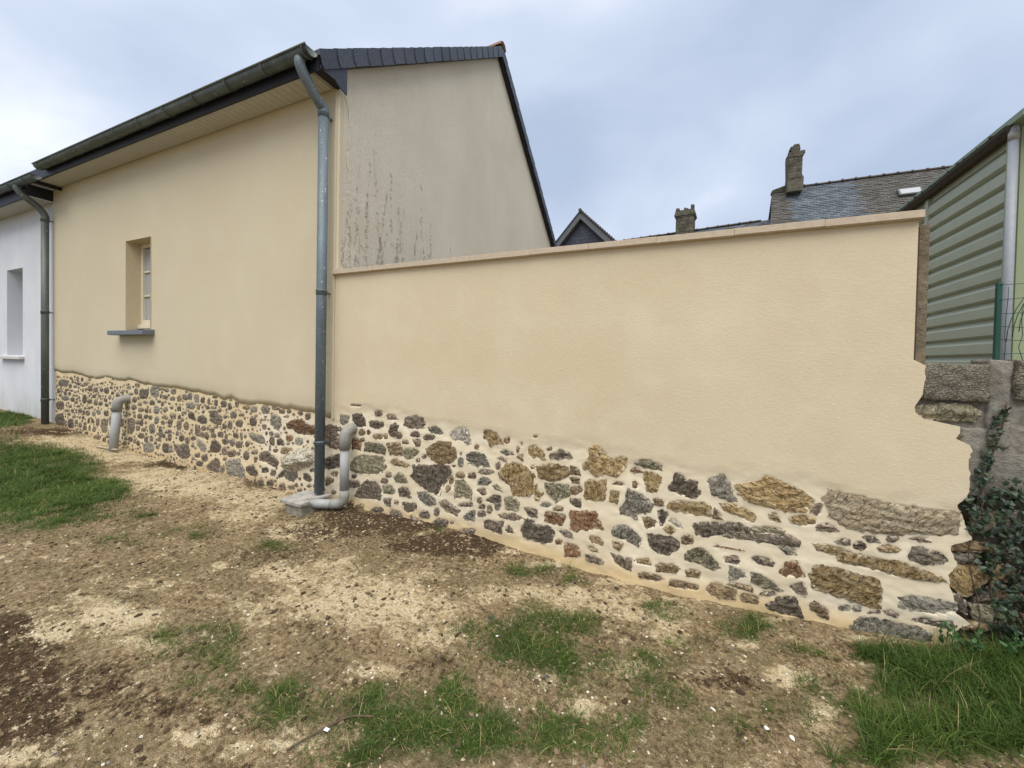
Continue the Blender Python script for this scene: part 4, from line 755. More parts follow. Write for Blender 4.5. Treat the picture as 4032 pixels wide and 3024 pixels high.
ST_GARDEN = load("""d 270,1122 386,1136 445,1075 453,1016 389,994 323,1010 271,1055
g 91,1097 219,1101 205,1028 115,997 84,1040
d 501,1063 606,1077 688,1068 688,1031 614,998 523,1017
p 607,1131 581,1137 574,1173 605,1188 662,1188 671,1153 645,1134
p 727,1151 833,1154 886,1121 754,1105
d 958,1065 982,1139 1089,1173 1200,1162 1219,1078 1153,1047 1028,1046
p 756,984 795,1051 841,1071 887,1049 855,994 927,969 928,938 876,928 784,945
d 1023,978 1091,1016 1148,1001 1142,965 1055,961
p 1286,998 1331,989 1311,960 1274,947 1206,947 1194,969 1215,992
g 1250,1075 1345,1084 1416,1036 1393,1014 1275,1023
w 1497,1044 1586,1100 1685,1104 1721,970 1678,951 1622,988 1566,982 1503,1015
b 665,945 686,936 683,905 666,892 604,884 570,889 551,910 566,931 609,938
b 444,928 424,913 373,911 361,930 377,967 409,973 443,955
r 488,925 474,937 475,965 485,973 513,976 522,940 512,929
b 737,907 711,904 707,909 700,929 707,946 716,956 738,950 743,941 747,917
d 388,871 402,878 439,879 441,860 433,851 397,847 381,853
r 267,861 340,868 399,819 386,758 269,750
n 456,836 678,844 726,801 714,741 639,749 450,749
b 732,860 903,884 943,805 931,762 787,750 753,804
p 995,917 1013,909 1018,890 998,882 954,877 944,890 947,908 969,917
p 1062,931 1155,940 1150,879 1100,869
n 969,828 1107,854 1139,817 1071,748 1002,724 951,764
n 271,606 372,696 667,709 701,682 675,646 729,627 683,557 601,529 346,511 265,528
b 788,692 854,706 1035,671 997,651 829,650
d 1109,725 1109,739 1111,746 1135,751 1143,749 1150,734 1144,727 1124,720
d 1221,789 1222,772 1199,765 1185,765 1179,781 1194,791 1207,795
o 1236,858 1289,894 1371,943 1499,946 1511,909 1556,904 1563,817 1514,762 1410,735 1316,758 1255,800
g 1680,850 1728,894 1862,872 1894,820 1916,776 1801,761 1692,785
d 1073,671 1352,712 1474,713 1504,683 1488,622 1426,544 1381,433 1261,459 1138,512 1056,571 1099,618
n 838,530 902,586 974,550 1007,497 923,480 858,486
p 734,557 771,566 796,565 795,529 749,514 729,526
p 751,466 738,452 708,447 675,449 669,461 688,486 726,494 746,490
d 296,471 324,468 327,456 311,443 281,439 267,453 277,467
d 353,415 370,407 366,359 296,342 286,354 290,405
p 219,351 221,389 238,401 262,402 271,396 273,357 267,342 237,334 228,341
d 321,258 392,369 477,436 617,440 666,367 661,270 536,265 394,248
n 699,420 806,436 853,380 814,353 707,341
p 899,414 950,442 1014,431 1054,350 990,355 913,343
g 1134,419 1226,434 1341,382 1336,331 1264,314 1166,343
p 708,283 802,304 797,218 716,236
b 861,250 849,256 849,275 863,286 885,290 896,285 898,264 892,255 878,251
p 959,293 1117,299 1118,248 1038,198 961,215
d 1151,194 1195,239 1249,252 1279,208 1255,182 1164,177
p 1347,297 1369,303 1384,289 1386,251 1375,240 1353,230 1334,248 1336,273
p 1388,360 1452,395 1533,355 1618,331 1591,268 1500,281 1418,325
b 1614,628 1564,631 1568,664 1606,682 1638,681 1665,651 1642,632
p 1773,686 1776,663 1763,648 1723,645 1701,653 1708,681 1748,691
b 1497,589 1504,621 1531,631 1541,595 1528,567 1498,566
b 1458,518 1478,533 1509,526 1510,501 1483,472 1462,475
n 1568,594 1651,611 1741,524 1737,447 1649,466 1554,427
g 1793,599 1845,672 1940,653 1909,607
p 1794,542 1858,571 1901,521 1848,503
p 1839,699 1808,705 1817,723 1832,732 1933,742 1959,738 1947,718 1907,703
g 1600,742 1589,754 1589,798 1608,811 1633,813 1638,798 1637,750 1622,739
b 1789,949 1802,947 1800,927 1787,916 1764,921 1760,928 1768,948
p 1551,725 1526,725 1520,734 1533,737 1562,740 1562,732
p 1629,861 1623,845 1610,846 1608,859 1611,869 1623,872
p 1641,365 1618,368 1596,374 1633,397 1684,409 1734,415 1751,409 1748,393 1721,381
b 1811,471 1839,475 1847,463 1839,437 1829,429 1802,434 1799,447
p 1866,387 1831,381 1819,386 1828,409 1856,418 1874,416 1878,398
p 1920,351 1902,362 1905,399 1917,411 1933,414 1949,385 1941,364
g 1653,269 1734,332 1777,349 1773,258 1681,246
p 1882,325 1857,312 1818,307 1806,326 1813,340 1831,352 1873,356 1883,344
b 197,148 215,175 267,183 296,174 292,126 231,101 204,111
b 422,117 366,104 332,102 331,147 352,159 425,172 443,149
p 702,156 681,139 604,123 547,120 533,131 545,155 607,173 683,185 709,172
p 784,179 903,189 969,133 812,126
p 1044,173 1182,132 1158,107 1051,138
p 1292,128 1362,196 1490,205 1480,149 1364,116
p 1546,198 1546,186 1540,180 1527,177 1516,177 1515,188 1516,195 1521,198 1541,200
p 1735,167 1788,170 1765,133 1678,112 1600,111 1644,146
d 430,1226 384,1220 264,1211 229,1213 209,1217 251,1224 376,1233 401,1232
o 1851,1097 1908,1107 1981,1081 2044,1000 1983,985 1922,960 1889,1021 1858,1018
r 2109,1038 2106,1012 2080,1004 2058,1018 2059,1039 2101,1053
g 2020,929 2065,939 2150,912 2081,895
p 2186,933 2181,940 2178,963 2182,978 2196,981 2204,978 2208,957 2205,943 2198,936
p 2232,1021 2230,1001 2226,997 2222,1001 2221,1019 2221,1028 2227,1033 2230,1029
b 2185,893 2238,927 2239,864
p 1991,865 2037,866 2087,841 2047,845
p 1985,766 1979,797 1990,814 2007,823 2021,810 2021,779 2007,766
r 2345,832 2347,815 2338,809 2322,809 2315,815 2319,831 2335,836
o 2279,994 2336,1018 2374,987 2416,974 2445,898 2403,902 2366,924 2338,899 2305,926
p 2481,942 2565,999 2644,983 2671,943 2593,930 2495,913
p 2497,1002 2494,993 2468,987 2454,987 2452,997 2463,1002 2487,1005
p 2368,1084 2354,1074 2335,1079 2333,1099 2359,1106 2368,1099
o 2771,897 2823,970 2818,1036 2879,1076 2920,1039 2950,994 3002,971 3092,1002 3101,947 3067,886 3021,839 2941,853 2876,827 2834,863 2780,873
n 3169,964 3210,1001 3292,991 3358,972 3359,930 3293,941 3219,947
r 3137,904 3174,929 3224,904 3167,892
o 2019,717 2088,818 2186,839 2274,806 2341,761 2362,676 2354,621 2260,562 2163,560 2127,595 2122,640 2051,675
o 2377,828 2441,863 2550,868 2630,857 2640,803 2588,757 2490,730 2393,742
b 2664,874 2725,857 2743,813 2665,815
b 2657,780 2735,782 2732,744 2684,741
n 2445,701 2518,703 2641,718 2652,629 2565,585 2548,556 2483,611 2455,646
b 2668,700 2736,719 2767,694 2729,654 2665,644
o 2785,655 2795,757 2827,791 2878,769 2950,805 2959,757 2946,648 2873,627 2789,630
r 3003,780 3046,798 3089,789 3054,775
r 3188,801 3186,781 3173,773 3157,779 3154,789 3155,813 3167,818 3180,818
o 2988,733 3052,718 3042,635 2978,645
o 3242,902 3279,915 3357,879 3358,825 3327,765 3250,761 3260,794 3240,831
d 3419,811 3446,869 3452,935 3501,918 3522,887 3604,884 3599,831 3626,820 3594,762 3539,761 3483,782 3427,796
d 1890,464 1962,527 2034,525 2035,470 1984,452
g 1989,400 1982,410 1982,436 1995,452 2015,454 2023,450 2028,428 2023,408 2000,399
n 2074,513 2134,537 2213,500 2210,427 2156,413 2086,424
o 2428,618 2423,599 2383,585 2357,592 2352,607 2368,625 2404,630
o 2365,541 2360,543 2358,563 2363,567 2371,572 2395,574 2399,570 2399,553 2390,548
g 2403,510 2439,538 2508,536 2468,499
p 2670,602 2747,611 2753,540 2715,550 2675,569
b 2526,509 2602,522 2602,496 2531,488
g 3066,603 3104,650 3117,748 3171,749 3262,700 3304,660 3279,608 3198,578 3191,533 3145,552 3075,556
b 3314,708 3364,713 3383,673 3322,667
o 3409,662 3436,713 3513,726 3554,718 3641,736 3692,711 3684,643 3610,644 3542,647 3473,639
d 2262,463 2376,456 2382,395 2302,403
r 2459,462 2577,457 2630,458 2626,432 2588,368 2498,373 2461,384
r 2651,496 2732,515 2875,532 2909,468 2935,402 2878,404 2812,374 2770,378 2736,355 2676,364 2683,434
p 2012,355 2097,380 2176,385 2250,367 2177,335 2048,334
p 1868,277 1967,291 2064,300 2046,195 1969,198 1885,210
d 2242,261 2274,353 2341,361 2369,331 2489,341 2526,309 2510,218 2479,190 2400,195 2268,208
p 2090,231 2119,278 2170,224 2101,215
d 2571,322 2624,337 2677,321 2695,282 2634,287
r 2547,230 2554,239 2583,246 2600,242 2597,218 2579,210 2554,204
b 2830,335 2904,326 2958,283 2922,275 2839,287
g 3012,405 3038,451 3093,470 3163,443 3217,398 3233,362 3204,323 3126,355 3024,367
b 3240,554 3288,559 3325,538 3315,497 3268,476 3244,507
d 3345,620 3374,633 3410,616 3366,507
w 3422,568 3453,589 3517,532 3475,536
o 3384,502 3419,521 3462,502 3435,466 3399,482
d 3268,440 3335,438 3442,444 3492,416 3486,369 3424,317 3352,308 3293,351
b 3574,476 3585,443 3574,423 3518,417 3514,458 3543,477
b 3017,324 3089,315 3066,261 3022,284
b 2815,240 2857,245 2907,214 2849,214
r 2631,226 2722,228 2761,186 2750,141 2628,122
p 2800,178 2858,174 2949,145 2946,119 2818,123
p 3004,223 3067,221 3176,213 3155,124 3108,133 3045,163
o 3198,226 3281,245 3304,203 3237,203 3199,198
b 3340,219 3454,242 3497,225 3477,182 3349,166
b 3220,119 3320,136 3397,123 3358,98 3228,89
b 3440,126 3534,135 3643,125 3630,99 3441,76
b 3549,222 3634,228 3628,189 3554,178
p 1905,391 1905,407 1927,421 1939,412 1943,377 1936,361 1920,355 1907,361
n 1950,605 1991,616 2058,566 1981,577
g 3668,908 3763,959 3805,900 3852,786 3800,782 3700,808 3686,863
o 3858,889 3932,918 3986,935 4015,989 4091,964 4202,923 4278,866 4262,811 4234,780 4133,762 4051,783 3943,792 3879,837
k 4354,883 4390,910 4383,943 4509,933 4606,912 4700,895 4778,892 4789,914 4848,897 4956,908 4953,830 4949,783 4881,757 4794,748 4630,719 4502,718 4435,756 4387,773 4393,808
b 3709,639 3720,707 3771,641
o 3760,743 3809,765 3945,719 3969,687 3951,656 3867,687 3786,700
b 4045,724 4082,735 4113,687 4061,691
p 4277,779 4300,835 4331,849 4335,823 4312,772
o 4167,719 4228,752 4302,740 4300,709 4208,683 4172,694
p 4314,707 4368,718 4427,687 4377,668 4311,668
d 3591,569 3638,593 3788,612 3868,632 3932,600 3925,585 3790,549 3691,498 3615,497
d 3790,543 3949,570 4063,589 4174,601 4218,575 4205,537 4147,533 4027,530 3903,527 3799,520
n 3944,613 4039,637 4137,634 4130,612 3964,588
g 4110,521 4191,525 4210,485 4155,473
r 3718,437 3792,448 3905,445 3817,439
p 3794,373 3858,397 3879,374 3876,341 3803,347
p 3957,410 4007,426 4083,403 4076,374 4000,375
p 4415,616 4478,642 4485,610 4446,602
p 4508,619 4543,639 4563,614 4545,589 4512,595
p 4552,670 4606,681 4629,657 4582,647
p 4689,707 4712,707 4714,691 4693,678 4671,673 4663,687 4669,702
p 4768,710 4818,723 4865,707 4819,697
o 4620,622 4670,645 4725,633 4707,609 4633,596
d 4768,602 4785,658 4826,663 4913,642 4934,608 4914,592 4846,568 4781,581
o 4317,574 4433,578 4487,556 4616,551 4709,556 4818,533 4912,489 4831,469 4748,468 4618,486 4521,488 4442,495 4428,525 4346,533
o 4298,366 4321,441 4444,436 4523,429 4626,413 4640,351 4629,282 4637,251 4586,241 4501,256 4380,274 4311,291
g 4733,335 4804,366 4892,370 4971,368 4973,322 4866,276 4789,274 4741,280
r 4122,340 4150,418 4207,441 4256,347 4210,335 4181,350 4159,323
g 3828,316 3909,289 3917,272 3831,218
n 3956,300 4002,307 4072,265 4136,223 4035,219 3957,236
p 4179,266 4239,307 4270,245 4267,218 4213,234
b 3811,185 3855,201 3966,197 3963,169 3880,175
b 3676,107 3716,175 3799,163 3864,157 3862,91 3752,80
p 4098,186 4067,171 4017,164 4017,177 4043,188 4088,196
b 3893,127 3921,144 3999,137 3992,94 3906,93
d 4045,109 4098,137 4104,170 4206,197 4249,72 4173,68 4054,79
b 4293,168 4313,196 4383,155 4388,104 4357,104 4301,140
g 4482,210 4495,208 4495,199 4491,193 4474,187 4451,184 4442,186 4446,195 4462,204
g 4541,233 4550,225 4548,208 4541,202 4522,195 4513,203 4516,218 4527,227
p 4609,217 4637,225 4639,218 4633,214 4603,204 4591,203 4594,212
p 4662,234 4693,242 4727,228 4718,209 4675,221
g 4512,107 4563,164 4626,178 4719,173 4810,183 4863,156 4870,118 4830,89 4735,67 4660,85 4519,75
d 4797,220 4837,240 4896,233 4966,258 4970,216 4914,207 4850,215
n 3540,335 3591,386 3651,418 3703,362 3759,299 3714,260 3646,287 3541,297""")
ST_OLD = load("""n 4783,1508 4891,1535 5004,1534 5071,1490 5038,1438 4959,1431 4852,1434 4792,1463
n 4929,1345 5000,1368 5001,1335 4934,1317
b 4942,718 5042,739 5127,735 5128,691 4964,660
g 4957,647 5060,665 5077,619 4990,591
o 4931,534 4999,584 5093,595 5125,538 5058,432 5020,411 4945,481
n 5053,364 5145,390 5221,346 5178,279 5071,280
b 4984,232 5102,278 5193,279 5103,224 4993,207
d 4962,440 5036,382 5046,306 4990,313
d 5135,726 5202,735 5212,656 5138,639
b 5131,615 5213,635 5237,555 5141,520
n 5053,906 5145,918 5148,815 5048,784
g 5152,914 5241,940 5251,836 5163,807
b 5142,498 5252,532 5262,444 5159,405
d 5067,412 5134,485 5144,411 5076,381""")
def make_stone(kind, poly, y0, parent, name='stone', seed=0, proud=None, grow=1.07):
    """a rough-faced stone: ragged outline, broken layered face, sides running back into the mortar"""
    r = np.random.default_rng(seed)
    c = poly.mean(0); poly = c + (poly - c) * grow; size = float(np.sqrt(np.ptp(poly[:, 0]) * np.ptp(poly[:, 1])))
    res = min(.019, max(.009, size * .12)); pts = []; n = len(poly)
    for i in range(n):
        a, b = poly[i], poly[(i + 1) % n]; L = np.linalg.norm(b - a); m = max(1, int(round(L / res)))
        nrm = np.array([b[1] - a[1], a[0] - b[0]]) / (L + 1e-9)
        for k in range(m):
            q = (k + (r.uniform(-.25, .25) if k else 0)) / m
            pts.append(a + (b - a) * q + nrm * r.normal(0, min(.0045, .24 * L / m)))
    P = np.array(pts); m = len(P)
    if 0.5 * np.sum(P[:, 0] * np.roll(P[:, 1], -1) - np.roll(P[:, 0], -1) * P[:, 1]) < 0: P = P[::-1].copy()
    sp = max(.011, min(.021, size * .15)); lo, hi = P.min(0), P.max(0)
    gx_, gz_ = np.meshgrid(np.arange(lo[0] + sp * .5, hi[0], sp), np.arange(lo[1] + sp * .5, hi[1], sp * .9))
    G = np.stack([gx_.ravel(), gz_.ravel()], 1) + r.uniform(-.33, .33, (gx_.size, 2)) * sp
    def dist(Q):
        d = np.full(len(Q), 9.0); ins = np.zeros(len(Q), bool)
        for i in range(m):
            a, b = P[i], P[(i + 1) % m]; ab = b - a; u = np.clip(((Q - a) @ ab) / (ab @ ab + 1e-12), 0, 1)
            d = np.minimum(d, np.linalg.norm(Q - a - u[:, None] * ab, axis=1))
            ins ^= ((a[1] > Q[:, 1]) != (b[1] > Q[:, 1])) & (Q[:, 0] < (b[0] - a[0]) * (Q[:, 1] - a[1]) / (b[1] - a[1] + 1e-12) + a[0])
        return d, ins
    d, ins = dist(G); G = G[ins & (d > sp * .45)]
    vv, _, ff, _, _, _ = delaunay_2d_cdt([Vector(q) for q in np.concatenate([P, G])], [(i, (i + 1) % m) for i in range(m)], [], 1, 1e-6)
    Q = np.array([(q.x, q.y) for q in vv]); d, _ = dist(Q); on = d < 1e-5
    h = proud if proud is not None else r.uniform(.003, .008)
    wid = size * .42 if proud else .010
    tilt = r.normal(0, .03, 2); amp = .0075 if not proud else proud * .22
    an = r.uniform(-.5, .5) + (r.random() < .25) * 1.4; ca, sa = math.cos(an), math.sin(an)
    U, W = (Q - c) @ np.array([ca, sa]), (Q - c) @ np.array([-sa, ca])
    lay = vnoise(U * 13 + seed, W * 62, 3) - .5; rough = vnoise(U * 75, W * 95 + seed, 8) - .5
    y = y0 - sstep(0, wid * .6, d) * h + (Q - c) @ tilt * sstep(0, .02, d) + sstep(0, .008, d) * amp * (1.8 * lay + .9 * rough)
    y = np.where(on, y0 - .0012 + r.normal(0, .0010, len(Q)), np.minimum(y, y0 + .003))
    V = np.stack([Q[:, 0], y, Q[:, 1]], 1); F = [tuple(q) for q in ff]
    if F:
        a, b, e = (Q[i] for i in F[0][:3])
        if (b[0] - a[0]) * (e[1] - a[1]) - (b[1] - a[1]) * (e[0] - a[0]) < 0: F = [q[::-1] for q in F]
    k = len(V); V = np.concatenate([V, np.stack([P[:, 0], np.full(m, y0 + .03), P[:, 1]], 1)])
    F += [(k + i, k + (i + 1) % m, (i + 1) % m, i) for i in range(m)]
    E = np.concatenate([sstep(.016, .001, d), np.ones(m)])
    return mobj(name, V, F, M_ST[kind], parent, False, dict(edge=E))
def inside_lift(stones, X, Z, amt):
    """mortar sits back under every stone so that the stone's own face shows"""
    out = np.zeros_like(X)
    for _, p in stones:
        lo, hi = p.min(0), p.max(0)
        sel = (X > lo[0]) & (X < hi[0]) & (Z > lo[1]) & (Z < hi[1])
        if not sel.any(): continue
        x, z = X[sel], Z[sel]; c = p.mean(0); q = c + (p - c) * .9
        ins = np.zeros(x.shape, bool); n = len(q)
        for i in range(n):
            x1, z1 = q[i]; x2, z2 = q[(i + 1) % n]
            cr = ((z1 > z) != (z2 > z)) & (x < (x2 - x1) * (z - z1) / (z2 - z1 + 1e-12) + x1); ins ^= cr
        o = out[sel]; o[ins] = amt; out[sel] = o
    return out

# ------------------------------------------------------------------ house: empty, render, base, window
house = thing('house', (-3.5, 0, .1), 'beige rendered gabled house with slate roof, left of the garden wall', 'house')
HE = np.array([(-6.841,1.368),(-6.586,1.347),(-6.178,1.360),(-5.865,1.326),(-5.638,1.289),(-5.417,1.280),(-5.132,1.308),(-4.925,1.312),(-4.723,1.286),(-4.511,1.286),(-4.320,1.319),(-4.148,1.285),(-3.936,1.266),(-3.644,1.244),(-3.363,1.245),(-3.108,1.244),(-2.792,1.224),(-2.491,1.209),(-2.274,1.186),(-2.133,1.190),(-1.981,1.140),(-1.794,1.172),(-1.612,1.122),(-1.349,1.123),(-0.992,1.130),(-0.842,1.110),(-0.644,1.119),(-0.452,1.100),(-0.266,1.090),(-0.125,1.055),(0.044,1.046)])
XL, XR = -6.955, 0.0
def hedge(x): return np.interp(x, HE[:, 0], HE[:, 1]) + .022 * fbm(np.asarray(x) * 9, np.asarray(x) * 0 + 3.3, 4, 3) + .016 * fbm(np.asarray(x) * 45, np.asarray(x) * 0 + 8.3, 14, 2)
WX0, WX1, WZ0, WZ1 = -4.38, -3.68, 2.08, 3.44
ZT = 4.64
xs = np.unique(np.concatenate([np.arange(XL, XR, .03), [XR, WX0, WX1]]))
v_lo = np.linspace(0, 1, 14); v_md = np.linspace(WZ0, WZ1, 12); v_hi = np.linspace(WZ1, ZT, 14)
rows = [hedge(xs) * (1 - t) + WZ0 * t for t in v_lo] + [np.full(len(xs), z) for z in v_md[1:]] + [np.full(len(xs), z) for z in v_hi[1:]]
ZZ = np.array(rows).T; XX = np.repeat(xs[:, None], ZZ.shape[1], 1)
YY = -.017 + .005 * fbm(XX * .8, ZZ * .8, 21, 2) + .002 * fbm(XX * 9, ZZ * 9, 22, 2)
YY[:, 0] += .0165 + .012 * fbm(xs * 5, xs * 0 + 2.2, 61, 3); YY[:, 1] += .007
lipY = np.full(len(xs), .02)
V = np.concatenate([np.stack([XX, YY, ZZ], -1).reshape(-1, 3), np.stack([xs, lipY, rows[0] + .012], -1)])
ni, nj = XX.shape; idx = np.arange(ni * nj).reshape(ni, nj); F = []
wj0, wj1 = len(v_lo) - 1, len(v_lo) + len(v_md) - 2
for i in range(ni - 1):
    for j in range(nj - 1):
        if xs[i] >= WX0 - 1e-6 and xs[i + 1] <= WX1 + 1e-6 and wj0 <= j < wj1: continue
        F.append((idx[i, j], idx[i + 1, j], idx[i + 1, j + 1], idx[i, j + 1]))
    F.append((idx[i, 0], ni * nj + i, ni * nj + i + 1, idx[i + 1, 0]))
mobj('facade_render', V, F, MAT['house'], house, True)
MB().box(-.014, .004, -.027, .07, 1.05, 4.62).build('corner_bead', MAT['house'], house, bevel=.004)

xs = np.arange(XL, .05, .017); zs = np.arange(-.15, 1.40, .017)
XX, ZZ = np.meshgrid(xs, zs, indexing='ij')
YY = .002 + .012 * fbm(XX * 7, ZZ * 9, 31, 3) + .006 * fbm(XX * 25, ZZ * 30, 33, 2) + inside_lift(ST_HOUSE, XX, ZZ, .02)
idx = np.arange(XX.size).reshape(XX.shape)
F = np.stack([idx[:-1, :-1], idx[1:, :-1], idx[1:, 1:], idx[:-1, 1:]], -1).reshape(-1, 4)
gz = np.interp(XX, _gx, _gz1)
pale = sstep(-1.35, -1.15, XX + .08 * fbm(XX * 6, ZZ * 6, 3, 2)) * sstep(1.10, .98, ZZ + .1 * fbm(XX * 5, ZZ * 5, 8, 2)) * .55
base = mobj('stone_base', np.stack([XX, YY, ZZ], -1), F, MAT['mortar'], house, True, dict(pale=pale, sandy=sstep(.16, 0, ZZ - gz)))
for i, (k, p) in enumerate(ST_HOUSE):
    make_stone(k, p, 0.0, base, seed=i, proud=.10 if k == 'W' else None, grow=1.24 if np.ptp(p[:, 0]) < .12 else 1.08)

# the smallest chips between them, too small to pick apart
rf_ = np.random.default_rng(77); taken = [(p.mean(0)[0], p.mean(0)[1], np.ptp(p[:, 0]) * .56, np.ptp(p[:, 1]) * .56) for _, p in ST_HOUSE]
T = np.array(taken); V, F, E_ = [], [], []; cnt = 0
for _ in range(9000):
    if cnt >= 420: break
    x = XL + .06 + rf_.random() * 6.75; z = rf_.uniform(.10, 1.30); r = rf_.uniform(.014, .034) * (1.15 if x < -3 else .9)
    if z > float(hedge(x)) - .04 - r or z < float(np.interp(x, _gx, _gz1)) - .01: continue
    if (((T[:, 0] - x) / (T[:, 2] + r * 1.05 + .010)) ** 2 + ((T[:, 1] - z) / (T[:, 3] + r * .8 + .010)) ** 2 < 1).any(): continue
    T = np.vstack([T, [x, z, r * 1.05, r * .8]]); cnt += 1
    k = int(rf_.integers(6, 9)); a = np.sort(rf_.random(k) * .6 + np.arange(k)) / k * 6.2832; rr = r * rf_.uniform(.75, 1.15, k); n = len(V)
    ox, oz = rr * np.cos(a) * rf_.uniform(.8, 1.3), rr * np.sin(a) * rf_.uniform(.6, 1.0)
    V += [(x + ox[i], .012, z + oz[i]) for i in range(k)] + [(x + ox[i], -.002, z + oz[i]) for i in range(k)] + [(x + ox[i] * .6, -.006 + rf_.normal(0, .0015), z + oz[i] * .6) for i in range(k)] + [(x, -.008, z)]
    E_ += [1] * (2 * k) + [0] * (k + 1)
    for i in range(k):
        j = (i + 1) % k; F += [(n + i, n + j, n + k + j, n + k + i), (n + k + i, n + k + j, n + 2 * k + j, n + 2 * k + i), (n + 2 * k + i, n + 2 * k + j, n + 3 * k)]
tag(mobj('stone_chips', V, F, M_ST['p'], base, False, dict(edge=E_)), kind='stuff')

# window: reveal, frame, bars, panes, curtain, sill
D = .20
win = MB()
win.v += [(WX0,-.03,WZ0),(WX0,D,WZ0),(WX0,D,WZ1),(WX0,-.03,WZ1),(WX1,-.03,WZ0),(WX1,D,WZ0),(WX1,D,WZ1),(WX1,-.03,WZ1)]
win.f += [(0,1,2,3),(5,4,7,6),(3,2,6,7),(1,0,4,5)]
win.build('window_reveal', MAT['reveal'], house)
fr = MB().box(WX0, WX0+.06, D-.05, D+.02, WZ0+.09, WZ1).box(WX1-.06, WX1, D-.05, D+.02, WZ0+.09, WZ1).box(WX0+.06, WX1-.06, D-.05, D+.02, WZ1-.06, WZ1).box(WX0+.06, WX1-.06, D-.05, D+.02, WZ0+.09, WZ0+.17)
fr.box(WX0, WX1, D-.085, D+.02, WZ0+.03, WZ0+.088)
window = fr.build('window_frame', MAT['frame'], house, bevel=.004)
xm = (WX0 + WX1) / 2
MB().box(xm-.045, xm+.045, D-.06, D+.01, WZ0+.171, WZ1-.061).build('mullion', MAT['frame'], window, bevel=.004)
hp = (WZ1 - .06 - WZ0 - .17) / 3
for s0, s1 in ((WX0+.061, xm-.046), (xm+.046, WX1-.061)):
    for k in range(3):
        z0 = WZ0 + .17 + k * hp
        MB().box(s0, s1, D-.012, D-.006, z0+.016, z0+hp-.016).build('pane', MAT['glass'], window)
        if k: MB().box(s0, s1, D-.035, D+.008, z0-.013, z0+.013).build('glazing_bar', MAT['frame'], window, bevel=.003)
MB().box(WX0+.05, WX1-.05, D+.03, D+.04, WZ0+.1, WZ1-.02).build('net_curtain', MAT['curtain'], house)
MB().prism([(-.16, 1.995), (-.16, 2.062), (D-.06, 2.095), (D-.06, 2.0)], 'x', -4.60, -3.585).build('window_sill', MAT['slatesill'], house, bevel=.006)

# gable wall, roof slabs
RS = .75; PY, PZ = 3.85, 7.92            # ridge
EY = -.315                               # eave line of the roof's top face
def roof_z(y): return PZ - abs(y - PY) * RS
MB().prism([(.012, .9), (.012, roof_z(.012) - .1), (PY, PZ - .1), (7.73, roof_z(7.73) - .1), (7.73, .2)], 'x', -.25, .0).build('gable_wall', MAT['gable'], house)
def roof(name, parent, x0, x1, front, py, pz, ey, rs, n, mat, th=.05):
    """stepped slate courses from the eave up to the ridge"""
    prof = []; sg = -1 if front else 1; run = abs(ey - py); st = run / n
    for i in range(n):
        a = run - i * st; b = run - (i + 1) * st
        prof += [(py + sg * a, pz - a * rs + .012), (py + sg * b, pz - b * rs)]
    prof += [(py, pz - th), (py + sg * run, pz - run * rs - th)]
    return MB().prism(prof if front else prof[::-1], 'x', x0, x1).build(name, mat, parent)
roof('roof_slope', house, XL - .02, .10, True, PY, PZ, EY, RS, 24, MAT['slate'])
roof('roof_slope', house, XL - .02, .10, False, PY, PZ, 2 * PY - EY, RS, 24, MAT['slate'])
# slate-hung verge: one slate mesh per slope, stepped along it
def verge(front):
    n = 20; L = (PY - EY) / math.cos(math.atan(RS)); w = L / n
    sg = 1 if front else -1
    a = math.atan(RS)
    drop = .205
    cv = [(-.02, 0), (-.012, -drop * .35), (.015, -drop * .75), (.05, -drop)]
    top = [(w + .05, -drop), (w + .03, -drop * .6), (w + .01, 0)]
    src = None
    for k in range(n):
        s = k * w
        if src is None:
            pl = cv + top
            m = MB(); kk = len(pl)
            for dx in (0.0, .007):
                for (u, v) in pl:
                    y = u * math.cos(a) * sg; z = u * math.sin(a) + v
                    m.v.append((.118 + dx - u * .03, y, z))
            m.f += [tuple(range(kk)), tuple(range(kk, 2 * kk))[::-1]] + [(i, (i + 1) % kk, kk + (i + 1) % kk, kk + i) for i in range(kk)]
            y = (EY if front else 2 * PY - EY); z = roof_z(EY)
            m.v = [(p[0], p[1] + y, p[2] + z) for p in m.v]
            src = m.build('verge_slate', MAT['slate'], house)
            base_l = Vector(src.location)
        else:
            o = src.copy(); o.location = base_l + Vector((.0006 * (k % 3), sg * s * math.cos(a), s * math.sin(a) + rnd.uniform(-.004, .004))); o.rotation_euler = (rnd.uniform(-.012, .012), 0, 0)
            col.objects.link(o)
verge(True); verge(False)
for lo, hi in ((EY, PY), (PY, 2 * PY - EY)):
    MB().prism([(lo, roof_z(lo) - .04), (hi, roof_z(hi) - .04), (hi, roof_z(hi) - .20), (lo, roof_z(lo) - .20)], 'x', .004, .085).build('verge_board', MAT['fascia'], house)
# slate cheek closing the boxed eave
MB().prism([(-.30, 4.622), (-.30, 4.66), (-.13, 4.74), (-.13, 4.622)], 'x', .092, .104).build('cheek_slate', MAT['slate'], house)
MB().prism([(-.126, 4.622), (-.126, 4.743), (.03, 4.86), (.03, 4.56), (-.08, 4.59)], 'x', .088, .101).build('cheek_slate', MAT['slate'], house)
MB().box(-.02, .087, -.30, -.002, 4.628, 4.78).build('eave_end_box', MAT['fascia'], house)
